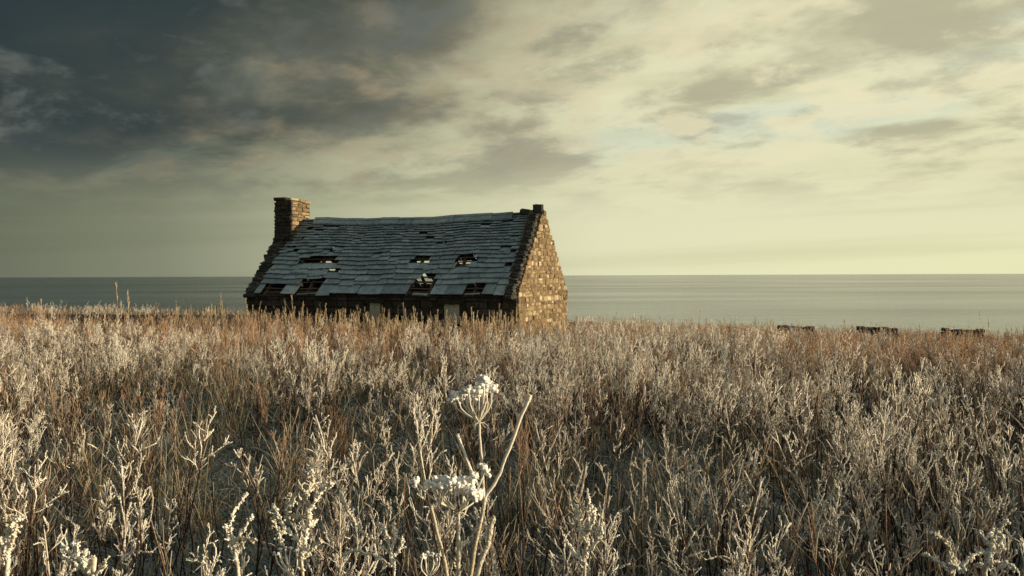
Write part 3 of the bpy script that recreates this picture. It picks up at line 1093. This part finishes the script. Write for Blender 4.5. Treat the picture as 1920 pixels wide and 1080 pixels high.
def make_straw(seed):
    """long bent straw coloured blades, some snapped over"""
    tb = TB(seed)
    r = tb.r
    for k in range(34):
        a = r.uniform(0, 6.283)
        ln = r.uniform(0.4, 0.95)
        q = curve(r, (r.normal(0, .06), r.normal(0, .06), -.01), (math.cos(a) * r.uniform(.1, .6), math.sin(a) * r.uniform(.1, .6), 1.0), ln, 8, -r.uniform(0.2, 2.6), 0.05)
        q[:, 2] = np.maximum(q[:, 2], 0.012 + r.uniform(0, .04))
        w = np.array([.0020, .0026, .0026, .0024, .0021, .0018, .0014, .0005]) * 1.1
        tb.strip(q, w, unit(np.array([-math.sin(a), math.cos(a), r.uniform(-.4, .4)])), np.clip(np.linspace(.0, .9, 8) + r.uniform(-.3, .1), 0, 1), float(np.clip(r.normal(.8, .2), 0, 1)))
    return tb.mesh('straw_tuft', 'frosted_grass')


HID = {}


def protos(key, meshes):
    c = bpy.data.collections.new(key)
    for i, me in enumerate(meshes):
        c.objects.link(bpy.data.objects.new('%s_%02d' % (key, i), me))
    HID[key] = c
    return meshes


NW0, NW1, NW2, NB, NR, NP, NG = 12, 10, 8, 6, 8, 6, 6
P_W0 = protos('weed_near', [make_weed(1000 + i, 0) for i in range(NW0)])
P_W1 = protos('weed_mid', [make_weed(1100 + i, 1) for i in range(NW1)])
P_W2 = protos('weed_far', [make_weed(1200 + i, 2) for i in range(NW2)])
P_B = protos('bare', [make_bare(1300 + i) for i in range(NB)])
P_R = protos('rust', [make_rust(1400 + i) for i in range(NR)])
P_P = protos('reedset', [make_reed(1500 + i) for i in range(NP)])
P_G0 = protos('grass_near', [make_grass(1600 + i, 0) for i in range(NG)])
P_T = protos('straw', [make_straw(1800 + i) for i in range(NG)])
P_G1 = protos('grass_far', [make_grass(1700 + i, 1) for i in range(NG)])

nr = np.random.default_rng(77)


def vnoise(x, y, s, seed):
    """smooth value noise 0..1"""
    g_ = np.random.default_rng(seed).random((64, 64))
    X_, Y_ = x / s + 31.3, y / s + 17.7
    i, j = np.floor(X_).astype(int), np.floor(Y_).astype(int)
    u, v = X_ - i, Y_ - j
    u, v = u * u * (3 - 2 * u), v * v * (3 - 2 * v)
    G_ = lambda a, b: g_[a % 64, b % 64]
    return (G_(i, j) * (1 - u) + G_(i + 1, j) * u) * (1 - v) + (G_(i, j + 1) * (1 - u) + G_(i + 1, j + 1) * u) * v


def in_house(x, y, pad=0.25):
    c, s_ = math.cos(R(-21.7)), math.sin(R(-21.7))
    X_, Y_ = x + 9.1, y - 31.1
    a, b = X_ * c + Y_ * s_, -X_ * s_ + Y_ * c
    return (a > -pad) & (a < L + pad) & (b > -pad - 0.1) & (b < W + pad)


def region(y0, y1, dens, half=0.60, pl=2.0, pr=5.5):
    """random points over the part of the field that can be seen or throws shade into it"""
    wmax = half * y1
    n = int((2 * wmax + pl + pr) * (y1 - y0) * dens)
    x = nr.uniform(-wmax - pl, wmax + pr, n)
    y = nr.uniform(y0, y1, n)
    k = (x > -half * y - pl) & (x < half * y + pr) & ~in_house(x, y)
    return x[k], y[k]


def openness(x, y):
    """0 in the open frosty patches, 1 where the weeds crowd"""
    n1 = vnoise(x, y, 1.5, 5) * 0.6 + vnoise(x, y, 0.6, 6) * 0.4
    o = np.clip((n1 - 0.34) / 0.24, 0, 1)
    for cx, cy, rx, ry in ((6.6, 15.5, 2.3, 1.5), (-8.8, 18.5, 1.7, 1.6), (-5.0, 13.0, 2.0, 2.2), (-2.4, 6.4, 1.7, 2.0), (-3.8, 9.6, 1.5, 1.6), (-1.5, 9.5, 0.9, 1.2), (4.6, 7.5, .8, 1.0)):
        dd = ((x - cx) / rx) ** 2 + ((y - cy) / ry) ** 2
        o = o * np.clip((dd - 0.55) / 0.7, 0.06, 1)
    return o


def gn_scatter(name, key, x, y, idx_, rot, scl, label, cat):
    z = gz(x, y) - GZ0
    me = bpy.data.meshes.new(name)
    me.vertices.add(len(x))
    me.vertices.foreach_set('co', np.stack([x, y, z], -1).astype(np.float32).ravel())
    for nm, ty, arr, fld in (('rot', 'FLOAT_VECTOR', rot, 'vector'), ('scl', 'FLOAT_VECTOR', scl, 'vector'), ('idx', 'INT', idx_, 'value')):
        at_ = me.attributes.new(nm, ty, 'POINT')
        at_.data.foreach_set(fld, np.asarray(arr, dtype=np.int32 if ty == 'INT' else np.float32).ravel())
    o = link(name, me)
    ng = bpy.data.node_groups.new(name, 'GeometryNodeTree')
    ng.interface.new_socket('Geometry', in_out='INPUT', socket_type='NodeSocketGeometry')
    ng.interface.new_socket('Geometry', in_out='OUTPUT', socket_type='NodeSocketGeometry')
    N = ng.nodes.new
    i_, o_ = N('NodeGroupInput'), N('NodeGroupOutput')
    ci = N('GeometryNodeCollectionInfo')
    ci.inputs['Collection'].default_value = HID[key]
    ci.inputs['Separate Children'].default_value = True
    ci.inputs['Reset Children'].default_value = True
    ip = N('GeometryNodeInstanceOnPoints')
    ip.inputs['Pick Instance'].default_value = True
    ra, sa, ia = (N('GeometryNodeInputNamedAttribute') for _ in range(3))
    ra.data_type, sa.data_type, ia.data_type = 'FLOAT_VECTOR', 'FLOAT_VECTOR', 'INT'
    ra.inputs['Name'].default_value, sa.inputs['Name'].default_value, ia.inputs['Name'].default_value = 'rot', 'scl', 'idx'
    er = N('FunctionNodeEulerToRotation')
    lk = ng.links.new
    lk(i_.outputs[0], ip.inputs['Points'])
    lk(ci.outputs[0], ip.inputs['Instance'])
    lk(ra.outputs[0], er.inputs[0])
    lk(er.outputs[0], ip.inputs['Rotation'])
    lk(sa.outputs[0], ip.inputs['Scale'])
    lk(ia.outputs[0], ip.inputs['Instance Index'])
    lk(ip.outputs[0], o_.inputs[0])
    md = o.modifiers.new('scatter', 'NODES')
    md.node_group = ng
    tag(o, label, cat, kind='stuff')
    return o


def pose(n, lean=0.10, s0=0.8, s1=1.12):
    rot = np.stack([nr.normal(0, lean, n), nr.normal(0, lean, n), nr.uniform(0, 6.283, n)], -1)
    s = nr.uniform(s0, s1, n)
    return rot, np.stack([s, s, s * nr.uniform(0.88, 1.1, n)], -1)


def zone(px_, d_):
    u = px_ / d_
    w = ('at the edge on the dark cloud side' if u < -0.34 else 'below the cottage chimney, left of the hogweeds' if u < -0.10 else 'around and just behind the hogweeds' if u < 0.06
         else 'right of the hogweeds below the gable' if u < 0.30 else 'at the edge below the wall remnants')
    return ('frontmost ' if d_ < 3.1 else 'second rank '), w


# ---- near weeds: the ones that show largest are plants of their own
x, y = region(1.7, 6.0, 15.0)
k = nr.random(len(x)) < np.maximum(openness(x, y), 0.10) * np.clip(0.38 + (y - 2.6) / 3.5, 0.38, 1)
# keep the view over the hogweed clear
k &= ~((np.abs(x + 0.04 * y) < 0.075 * y + .10) & (y < 3.1))
k &= ~((x < -0.22 * y) & (x > -0.5 * y) & (y < 4.6) & (nr.random(len(x)) < 0.5))
x, y = x[k], y[k]
rot, scl = pose(len(x), 0.07, 0.75, 1.15)
near_h = np.clip(0.78 + 0.09 * y, 0.8, 1.12)
scl = scl * near_h[:, None]
idx_ = nr.integers(0, NW0, len(x))
vis = np.abs(x) < 0.585 * y + 0.05
order = np.argsort(np.where(vis, y, 99))
own = np.zeros(len(x), bool)
own[order[:min(290, int(vis.sum()))]] = True
for q in np.nonzero(own)[0]:
    o = link('frosted_weed', P_W0[idx_[q]], None, None, (x[q], y[q], gh(x[q], y[q])), tuple(rot[q]), tuple(scl[q]))
    za, zb = zone(x[q], y[q])
    tag(o, za + 'dark stemmed weed with frosted twigs ' + zb, 'weed', 'frosted weeds crowding the near field')
r_ = ~own
gn_scatter('frosted_weeds', 'weed_near', x[r_], y[r_], idx_[r_], rot[r_], scl[r_], 'frosted weeds beyond the nearest ones', 'weeds')

x, y = region(6.0, 17.0, 8.0)
k = nr.random(len(x)) < np.maximum(openness(x, y), 0.05)
x, y = x[k], y[k]
rot, scl = pose(len(x), 0.11, 0.65, 1.18)
gn_scatter('frosted_weeds', 'weed_mid', x, y, nr.integers(0, NW1, len(x)), rot, scl, 'cream frosted weeds filling the middle of the field', 'weeds')

x, y = region(17.0, 43.0, 9.0)
ru = vnoise(x, y, 5.0, 8) * .6 + vnoise(x, y, 1.8, 9) * .4
far_k = np.clip((y - 17) / 12, 0, 1)
isr = nr.random(len(x)) < np.clip((ru - 0.40) * 3.2 + far_k * 0.75 - 0.10, 0.05, 0.93)
k = nr.random(len(x)) < np.maximum(openness(x, y), 0.25 + 0.4 * far_k)
a_ = k & ~isr
rot, scl = pose(int(a_.sum()), 0.10, 0.75, 1.1)
gn_scatter('frosted_weeds', 'weed_far', x[a_], y[a_], nr.integers(0, NW2, int(a_.sum())), rot, scl, 'pale frosted weeds in the far field before the shore', 'weeds')
a_ = k & isr
rot, scl = pose(int(a_.sum()), 0.08, 0.75, 1.15)
scl = scl * (1 + 0.22 * np.exp(-(((x[a_] + 4.5) / 5.5) ** 2 + ((y[a_] - 27.2) / 2.2) ** 2)))[:, None]
gn_scatter('rust_weeds', 'rust', x[a_], y[a_], nr.integers(0, NR, int(a_.sum())), rot, scl, 'rust coloured dead weeds towards the shore and cottage', 'weeds')

# scattered rust plants nearer
x, y = region(7.0, 20.0, 2.4)
k = nr.random(len(x)) < np.clip((vnoise(x, y, 2.5, 12) - 0.45) * 4, 0, 1)
x, y = x[k], y[k]
rot, scl = pose(len(x), 0.08, 0.6, 0.95)
gn_scatter('rust_weeds', 'rust', x, y, nr.integers(0, NR, len(x)), rot, scl, 'scattered rust coloured weeds in the middle of the field', 'weeds')

# dark bare stems standing between
x, y = region(1.9, 16.0, 24.0)
k = nr.random(len(x)) < np.where(y < 5.5, np.maximum(openness(x, y), 0.30) * (0.55 + 0.45 * vnoise(x, y, 2.2, 14)),
                                 np.maximum(openness(x, y), 0.14) * (0.1 + 0.45 * vnoise(x, y, 2.2, 14)))
k &= ~((np.abs(x + 0.04 * y) < 0.07 * y + .06) & (y < 2.6))
k &= ~((x < -0.22 * y) & (x > -0.5 * y) & (y < 5.0) & (nr.random(len(x)) < 0.55))
x, y = x[k], y[k]
rot, scl = pose(len(x), 0.06, 0.78, 1.12)
idx_ = nr.integers(0, NB, len(x))
vis = (np.abs(x) < 0.585 * y + 0.05)
order = np.argsort(np.where(vis, y, 99))
own = np.zeros(len(x), bool)
own[order[:min(290, int(vis.sum()))]] = True
for q in np.nonzero(own)[0]:
    o = link('bare_stem_clump', P_B[idx_[q]], None, None, (x[q], y[q], gh(x[q], y[q])), tuple(rot[q]), tuple(scl[q]))
    za, zb = zone(x[q], y[q])
    tag(o, za + 'clump of dark bare stems ' + zb, 'stems', 'dark bare stem clumps in the near field')
r_ = ~own
gn_scatter('bare_stems', 'bare', x[r_], y[r_], idx_[r_], rot[r_], scl[r_], 'dark red brown bare stems standing farther back between the weeds', 'stems')

# tall feathery stalks: in front of the cottage and along the skyline
x, y = region(22.0, 40.0, 8.0)
c, s_ = math.cos(R(-21.7)), math.sin(R(-21.7))
la, lb = (x + 9.1) * c + (y - 31.1) * s_, -(x + 9.1) * s_ + (y - 31.1) * c
nearfront = (la > -2) & (la < L + 1) & (lb > -3.5) & (lb < -0.35)
k = nr.random(len(x)) < np.where(nearfront, 1.0, np.clip((vnoise(x, y, 2.0, 15) - .55) * 1.4, 0.02, 0.22))
x, y, nf = x[k], y[k], nearfront[k]
rot, scl = pose(len(x), 0.06, 0.7, 1.0)
scl = scl * np.where(nf & (nr.random(len(x)) < .35), 1.22, 1.0)[:, None]
gn_scatter('tall_stalks', 'reedset', x, y, nr.integers(0, NP, len(x)), rot, scl, 'tall straw coloured feathery stalks by the cottage and along the skyline', 'stalks')

# tufts of long bent straw
x, y = region(2.6, 22.0, 2.6)
k = nr.random(len(x)) < np.clip((vnoise(x, y, 1.6, 19) - 0.42) * 4, 0.05, 1)
k &= ~((np.abs(x + 0.04 * y) < 0.07 * y + .06) & (y < 3.0))
x, y = x[k], y[k]
rot, scl = pose(len(x), 0.14, 0.7, 1.1)
gn_scatter('straw_tufts', 'straw', x, y, nr.integers(0, NG, len(x)), rot, scl, 'long bent straw coloured grass tufts among the weeds', 'grass')

# the few tall stalks that stand out against the water
for px_, py_, dpt, lab in ((232, 538, 27.0, 'tallest feathery stalk clump standing against the dark sea left of the cottage'), (330, 550, 27.5, 'feathery stalk clump rising before the sea, next towards the cottage from the tallest'),
                           (80, 566, 28.0, 'thin feathery stalk clump before the sea far from the cottage'), (418, 556, 27.0, 'feathery stalk clump close beside the dark corner of the cottage'),
                           (560, 560, 26.0, 'feathery stalk clump in front of the cottage below the chimney'), (1325, 568, 30.0, 'thin stalk clump standing against the pale sea beyond the gable'),
                           (1443, 592, 31.0, 'dark stalk clump beside the first wall remnant'), (1848, 590, 30.0, 'stalk clump rising behind the last wall remnant')):
    p_ = at(px_, py_, dpt)
    zg = gh(p_.x, p_.y)
    k_s = (p_.z - zg) / 1.2
    q = int(nr.integers(0, NP))
    tag(link('tall_stalk', P_P[q], None, None, (p_.x, p_.y, zg), (0, 0, float(nr.uniform(0, 6.28))), (k_s * .9, k_s * .9, k_s)), lab, 'stalk', 'tall stalks above the skyline')

# grass mats
x, y = region(2.2, 10.0, 26.0)
rot, scl = pose(len(x), 0.12, 0.6, 1.05)
gn_scatter('frosted_grass', 'grass_near', x, y, nr.integers(0, NG, len(x)), rot, scl, 'matted frosty blue grey grass between the weeds', 'grass')
x, y = region(10.0, 24.0, 12.0)
rot, scl = pose(len(x), 0.12, 0.6, 1.1)
gn_scatter('frosted_grass', 'grass_far', x, y, nr.integers(0, NG, len(x)), rot, scl, 'frosted grass in the open patches of the middle field', 'grass')
x, y = region(24.0, 44.0, 4.0)
rot, scl = pose(len(x), 0.12, 0.8, 1.5)
gn_scatter('frosted_grass', 'grass_far', x, y, nr.integers(0, NG, len(x)), rot, scl, 'frosted grass in the far field near the shore', 'grass')


# ------------------------------------------------------------------ hogweed and large frosted plants in front
def V3(v):
    return np.array(v[:], float)


_b = bmesh.new()
bmesh.ops.create_icosphere(_b, subdivisions=2, radius=1.0)
ICO = np.array([v.co[:] for v in _b.verts])
ICF = [tuple(v.index for v in f.verts) for f in _b.faces]
_b.free()


def puffball(tb, c, r, smooth=False):
    """one soft clump of hoar frost with a crystalline surface"""
    ph = tb.r.uniform(0, 6.283, 6)
    k = 1 + 0.16 * np.sin(ICO[:, 0] * 3.1 + ph[0]) * np.sin(ICO[:, 1] * 2.7 + ph[1]) + 0.12 * np.sin(ICO[:, 2] * 4.3 + ph[2]) + tb.r.normal(0, .09 if smooth else .17, len(ICO))
    tb.add(ICO * (r * k)[:, None] * tb.r.uniform(.7, 1.2, (1, 3)) + c, ICF, 1, .9)
    for z in range(0 if smooth else 8):                    # loose crystals standing off it
        dd = unit(tb.r.normal(0, 1, 3))
        tb.blob(c + dd * r * tb.r.uniform(.8, 1.25), r * tb.r.uniform(.12, .26), 1, .9)


def lump(tb, c, r, n):
    """cluster of frost grains on a seed head"""
    for k in range(n):
        dd = unit(tb.r.normal(0, 1, 3))
        tb.blob(c + dd * r * tb.r.uniform(0.1, 0.95), r * tb.r.uniform(0.22, 0.42), 1, 0.9)


def bend(pts, n, r, wob=0.0006):
    """smooth line through a few points"""
    P = np.array([V3(p) for p in pts])
    m = len(P)
    t = np.linspace(0, m - 1, n)
    out = []
    for q in t:
        i = min(int(q), m - 2)
        u = q - i
        p0, p1, p2, p3 = P[max(i - 1, 0)], P[i], P[i + 1], P[min(i + 2, m - 1)]
        out.append(0.5 * ((2 * p1) + (-p0 + p2) * u + (2 * p0 - 5 * p1 + 4 * p2 - p3) * u * u + (-p0 + 3 * p1 - 3 * p2 + p3) * u ** 3))
    out = np.array(out)
    out[1:-1] += r.normal(0, wob, (n - 2, 3))
    return out


def stalk_mesh(name, lines, seed, m='hogweed', base=None, knobs=90):
    tb = TB(seed)
    for p, r0, r1, f0, f1 in lines:
        n = len(p)
        tb.tube(p - base, np.linspace(r0, r1, n), np.linspace(f0, f1, n), 6, tb.r.uniform(.4, .8), 0.10)
        ln = np.linalg.norm(np.diff(p, axis=0), axis=1).sum()
        for z in range(int(ln * knobs * 4)):
            u = tb.r.uniform(0.0, 1.0)
            if tb.r.random() > 0.15 + 0.85 * (f0 + (f1 - f0) * u): continue
            j = min(int(u * (n - 1)), n - 2)
            c = p[j] + (p[j + 1] - p[j]) * (u * (n - 1) - j) - base
            tb.blob(c + unit(tb.r.normal(0, 1, 3)) * (r0 + (r1 - r0) * u), tb.r.uniform(.0010, .0022), 1, tb.r.uniform(.5, 1))
    return tb.mesh(name, m)


def umbel(parent, base, neck, axis, tips, seed, headr=0.010, rad=0.0018):
    """rays from the neck to each tip, and a frosted head of seeds on each tip"""
    tb = TB(seed)
    nk = V3(neck) - base
    for tp in tips:
        p1 = V3(tp) - base
        mid = nk + (p1 - nk) * 0.5 + unit(p1 - nk - np.dot(p1 - nk, axis) * axis) * 0.012
        q = bend([nk, mid, p1], 6, tb.r, 0.0006)
        tb.tube(q, np.linspace(rad * 0.9, rad * 1.25, 6), np.linspace(.45, .9, 6), 5, tb.r.uniform(.3, .9), .12)
    # small bracts under the rays
    for k in range(5):
        a = k * 1.26 + .4
        dd = np.array([math.cos(a), math.sin(a), -.2])
        tb.tube(np.array([nk, nk + dd * .012, nk + dd * .024 + np.array([0, 0, -.006])]), (.0012, .001, .0006), .6, 3, .6)
    um = link('umbel', tb.mesh('umbel', 'hogweed'), parent)
    for k, tp in enumerate(tips):
        p1 = V3(tp) - base
        tb = TB(seed * 31 + k)
        hr = headr * tb.r.uniform(0.75, 1.25)
        dr = unit(p1 - nk)
        for z in range(9):                                 # little spokes that carry the frost
            dd = unit(dr * 1.0 + tb.r.normal(0, .6, 3)) * hr * tb.r.uniform(.9, 1.45)
            tb.tube(np.array([np.zeros(3), dd * .6, dd]), (.0008, .0009, .0012), .9, 3, .7)
            puffball(tb, dd, hr * tb.r.uniform(.28, .46))
        puffball(tb, dr * hr * .7, hr * .62)
        me = tb.mesh('seed_head', 'hoar_frost')
        link('seed_head', me, um, None, tuple(p1))
    return um


def tips_at(lst, dpt, seed, spread=0.05):
    r = np.random.default_rng(seed)
    return [at(a, b, dpt + r.uniform(-spread, spread)) for a, b in lst]


def plant_root(name, base, label, cat, group=None):
    o = bpy.data.objects.new(name, None)
    COL.objects.link(o)
    o.location = base
    tag(o, label, cat, group)
    return o, V3(base)


hr_ = np.random.default_rng(5)
UPV = np.array([0, 0, 1.0])
# front hogweed, low umbel
D = 1.95
neck = at(857, 962, D)
b0 = Vector((neck.x + .01, neck.y + .05, gh(neck.x, neck.y) - 0.02))
root, bb = plant_root('hogweed', b0, 'frosted hogweed with wide white umbel low in front, stem rising from the bottom edge', 'hogweed', 'dead hogweeds in the near field')
link('stem', stalk_mesh('stem', [(bend([b0, at(860, 1250, D + .02), at(858, 1080, D), neck], 22, hr_), .0062, .0036, .1, .75)], 41, base=bb), root)
umbel(root, bb, neck, UPV, tips_at([(783, 909), (806, 914), (820, 909), (836, 912), (850, 912), (862, 918), (866, 930), (878, 932), (890, 934), (904, 890), (884, 900), (842, 922), (828, 920), (872, 916)], D, 3, .05), 51, 0.0138)
link('branch', stalk_mesh('branch', [(bend([at(846, 1210, D + .02), at(835, 1075, D + .03), at(818, 1000, D + .05), at(806, 948, D + .06)], 14, hr_), .0042, .0034, .5, .85)], 42, base=bb), root)
# second hogweed, tall umbel and long bare side branches
D = 2.15
fork = at(908, 934, D)
b0 = Vector((at(880, 1100, D).x - .02, D + .03, gh(0, D) - 0.02))
root, bb = plant_root('hogweed', b0, 'taller frosted hogweed with upright white umbel and long bare slanting side branch', 'hogweed', 'dead hogweeds in the near field')
link('stem', stalk_mesh('stem', [(bend([b0, at(875, 1200, D), at(882, 1065, D), at(898, 985, D), fork], 18, hr_), .0060, .0042, .1, .55)], 43, base=bb), root)
neck = at(897, 792, D + .02)
link('stem', stalk_mesh('stem', [(bend([at(905, 938, D), at(904, 900, D), at(901, 850, D + .01), neck], 14, hr_), .0040, .0032, .5, .75)], 44, base=bb), root)
umbel(root, bb, neck, UPV, tips_at([(846, 756), (857, 750), (870, 743), (878, 738), (888, 745), (897, 741), (904, 733), (906, 722), (914, 726), (922, 732), (866, 752), (910, 738)], D + .02, 4, .05), 52, 0.0134)
link('branch', stalk_mesh('branch', [(bend([fork, at(930, 900, D), at(955, 838, D - .01), at(978, 776, D - .02), at(994, 741, D - .02)], 20, hr_), .0036, .0044, .7, 1.0)], 45, base=bb, knobs=160), root)
link('branch', stalk_mesh('branch', [(bend([at(902, 930, D), at(885, 890, D), at(868, 848, D + .01), at(856, 815, D + .02)], 14, hr_), .0036, .0042, .7, 1.0)], 46, base=bb, knobs=150), root)
# side shoot ending in a stub
D = 1.85
tip = at(923, 972, D)
b0 = Vector((at(870, 1100, D).x, D, gh(0, D) - .02))
root, bb = plant_root('hogweed', b0, 'broken off frosted hogweed stalk leaning outward below the two umbels', 'hogweed', 'dead hogweeds in the near field')
link('stem', stalk_mesh('stem', [(bend([b0, at(872, 1220, D), at(893, 1080, D), at(913, 1020, D), tip], 20, hr_), .0052, .0048, .3, 1.0)], 47, base=bb, knobs=150), root)
# two small closed umbels at the lower edge
for (sx_, sy_), D, lab, sd, tl in (((800, 1085), 1.9, 'small frosted hogweed with tight closed umbel peeping up at the bottom edge', 61, [(790, 1046), (800, 1042), (808, 1043), (816, 1048), (820, 1044), (795, 1050)]),
                                   ((548, 1085), 2.0, 'thin hogweed with brown open umbel rays beside the knobbly frosted weed', 62, [(512, 1040), (522, 1034), (532, 1030), (541, 1032), (552, 1036), (520, 1042)])):
    nk = at(sx_, sy_, D)
    b0 = Vector((nk.x, nk.y + .02, gh(nk.x, nk.y) - .02))
    root, bb = plant_root('hogweed', b0, lab, 'hogweed', 'dead hogweeds in the near field')
    link('stem', stalk_mesh('stem', [(bend([b0, (nk + b0) / 2 + Vector((.01, 0, 0)), nk], 12, hr_), .0042, .0026, .1, .5)], sd, base=bb), root)
    umbel(root, bb, nk, UPV, tips_at(tl, D, sd, .03), sd + 20, 0.0058 if sd == 61 else 0.0035, .0014)


def knobbly(label, stem_px, D, branches, seed, r0=.0042, fat=1.0):
    """a big near weed wrapped in thick hoar frost: stem and side branches given where they stand"""
    top = at(*stem_px[-1], D)
    fst = at(*stem_px[0], D)
    b0 = Vector((fst.x, fst.y + .03, gh(fst.x, fst.y) - .02))
    root, bb = plant_root('frosted_weed', b0, label, 'weed')
    r = np.random.default_rng(seed)
    mainl = bend([b0, (b0 + fst) / 2] + [at(a, b, D + r.uniform(-.02, .02)) for a, b in stem_px], 26, r, .002)

    def rough_line(p, ra, rb, fa, sd_, heavy):
        tb = TB(sd_)
        n = len(p)
        tb.tube(p - bb, np.linspace(ra, rb, n), np.linspace(fa, 1, n), 6, .6, .15)
        ln = np.linalg.norm(np.diff(p, axis=0), axis=1).sum()
        for z in range(int(ln * 1300 * heavy)):
            u = tb.r.uniform(0, 1)
            if tb.r.random() > fa + (1 - fa) * u: continue
            j = min(int(u * (n - 1)), n - 2)
            c = p[j] + (p[j + 1] - p[j]) * (u * (n - 1) - j) - bb
            rad = ra + (rb - ra) * u
            tb.blob(c + unit(tb.r.normal(0, 1, 3) + np.array([.35, 0, .3])) * rad * tb.r.uniform(.6, 1.5), tb.r.uniform(.0016, .0042) * fat, 1, tb.r.uniform(.5, 1))
        return tb

    tb = rough_line(mainl, r0, r0 * .9, 0.0, seed, .35)
    link('stem', tb.mesh('stem', 'hogweed'), root)
    for q, br in enumerate(branches):
        dj = r.uniform(-.05, .05)
        pts = [at(a, b, D + dj * (k / max(1, len(br) - 1))) for k, (a, b) in enumerate(br)]
        p = bend(pts, 6 + 5 * len(br), r, .0015)
        tb = rough_line(p, .0030 * fat, .0036 * fat, .55, seed + 7 * q + 1, 1.0)
        for z in range(3 * len(br)):                       # stubby side twigs
            j = int(r.integers(3, len(p) - 1))
            dd = unit(unit(p[j] - p[j - 1]) * .7 + r.normal(0, .6, 3))
            e = p[j] + dd * r.uniform(.006, .018) * fat
            tb.tube(np.array([p[j], (p[j] + e) / 2, e]) - bb, .0020 * fat, 1, 4, .8, .2)
            puffball(tb, e - bb, r.uniform(.0018, .0034) * fat)
            puffball(tb, (e + p[j]) / 2 - bb + r.normal(0, .001, 3), r.uniform(.0018, .0030) * fat)
        link('branch', tb.mesh('branch', 'hogweed'), root)
    return root


knobbly('large knobbly frost wrapped weed branching widely beside the brown hogweed', [(560, 1090), (566, 1040), (574, 985), (577, 955)], 1.75,
        [[(577, 955), (571, 930), (558, 912)], [(575, 965), (590, 935), (606, 915), (620, 909)], [(572, 930), (584, 905), (582, 880)], [(576, 972), (556, 970), (536, 972)],
         [(576, 990), (590, 977)], [(566, 1050), (584, 1030), (598, 1018)], [(563, 1030), (545, 1005), (528, 990), (516, 968), (508, 950)], [(530, 990), (521, 1010), (526, 1025)],
         [(537, 972), (532, 948), (542, 928)], [(558, 912), (554, 925), (540, 950)], [(516, 970), (510, 985), (520, 1000)]], 710, .0042, .75)
knobbly('stout frost crusted sprig leaning up from the bottom edge in the shaded corner', [(172, 1100), (160, 1078), (150, 1060)], 1.5,
        [[(150, 1060), (128, 1042), (110, 1024)], [(148, 1055), (138, 1034), (130, 1022)], [(158, 1075), (134, 1060), (112, 1046)], [(152, 1062), (150, 1046), (156, 1034)], [(165, 1082), (182, 1072), (192, 1058)]], 730, .0042, .62)
knobbly('tangled thick frosted weed at the bottom corner on the sunny side', [(1850, 1100), (1856, 1060), (1862, 1020)], 1.5,
        [[(1862, 1020), (1872, 1000), (1890, 976)], [(1860, 1030), (1845, 1012), (1838, 1000)], [(1858, 1045), (1840, 1038), (1816, 1052), (1802, 1075)], [(1862, 1015), (1862, 996)],
         [(1860, 1040), (1878, 1030), (1880, 1006)], [(1856, 1060), (1880, 1058), (1905, 1066)], [(1855, 1065), (1835, 1062)]], 750, .0042, .65)
knobbly('curved frosted spray bending to one side next to the corner weed', [(1790, 1100), (1785, 1070), (1782, 1040)], 1.7,
        [[(1782, 1040), (1776, 1020), (1762, 1008), (1748, 1002)], [(1786, 1075), (1770, 1062), (1752, 1050), (1732, 1042)], [(1784, 1062), (1800, 1068)]], 770, .004, .75)
knobbly('slender frosted weed with upswept twigs right of the hogweed stub', [(1095, 1100), (1098, 1040), (1100, 990)], 1.9,
        [[(1100, 990), (1104, 960), (1100, 925)], [(1098, 1020), (1085, 985), (1078, 950)], [(1097, 1040), (1120, 1015), (1128, 985)], [(1096, 1060), (1075, 1040), (1060, 1015)], [(1099, 1005), (1112, 975), (1110, 950)]], 790, .0036, .8)
knobbly('pair of frosted upright sprays at the edge of the picture beside dark stems', [(8, 1100), (6, 1040), (4, 990)], 1.6,
        [[(4, 990), (3, 970)], [(5, 1020), (16, 992), (30, 970)], [(6, 1050), (18, 1020), (24, 985)], [(6, 1040), (-8, 1010)]], 810, .004, .75)
knobbly('frosted weed with long knobbly arms rising in front of the bare stems', [(735, 1100), (732, 1060), (728, 1030)], 1.95,
        [[(728, 1030), (722, 1005), (712, 985)], [(732, 1050), (748, 1030), (752, 1012)], [(730, 1040), (702, 1018), (676, 1000), (650, 960), (636, 930)], [(732, 1065), (700, 1045), (665, 1035), (640, 1042)], [(729, 1035), (738, 1005), (733, 985)]], 830, .0036, .75)
knobbly('frosted branching weed between the knobbly one and the shaded corner', [(440, 1100), (437, 1050), (432, 1010)], 1.9,
        [[(432, 1010), (428, 985), (440, 955), (460, 925)], [(434, 1030), (448, 1000), (470, 970)], [(436, 1045), (424, 1015), (420, 985)], [(437, 1060), (450, 1020), (452, 1012), (476, 1015)]], 850, .0036, .75)
for o in [o for o in bpy.data.objects if o.name.startswith('frosted_weed') and o.type == 'EMPTY']:
    o['group'] = 'large frosted weeds at the front edge'
print('triangles', sum(len(p.data.loop_triangles) if p.type == 'MESH' else 0 for p in SC.objects), 'objects', len(SC.objects))
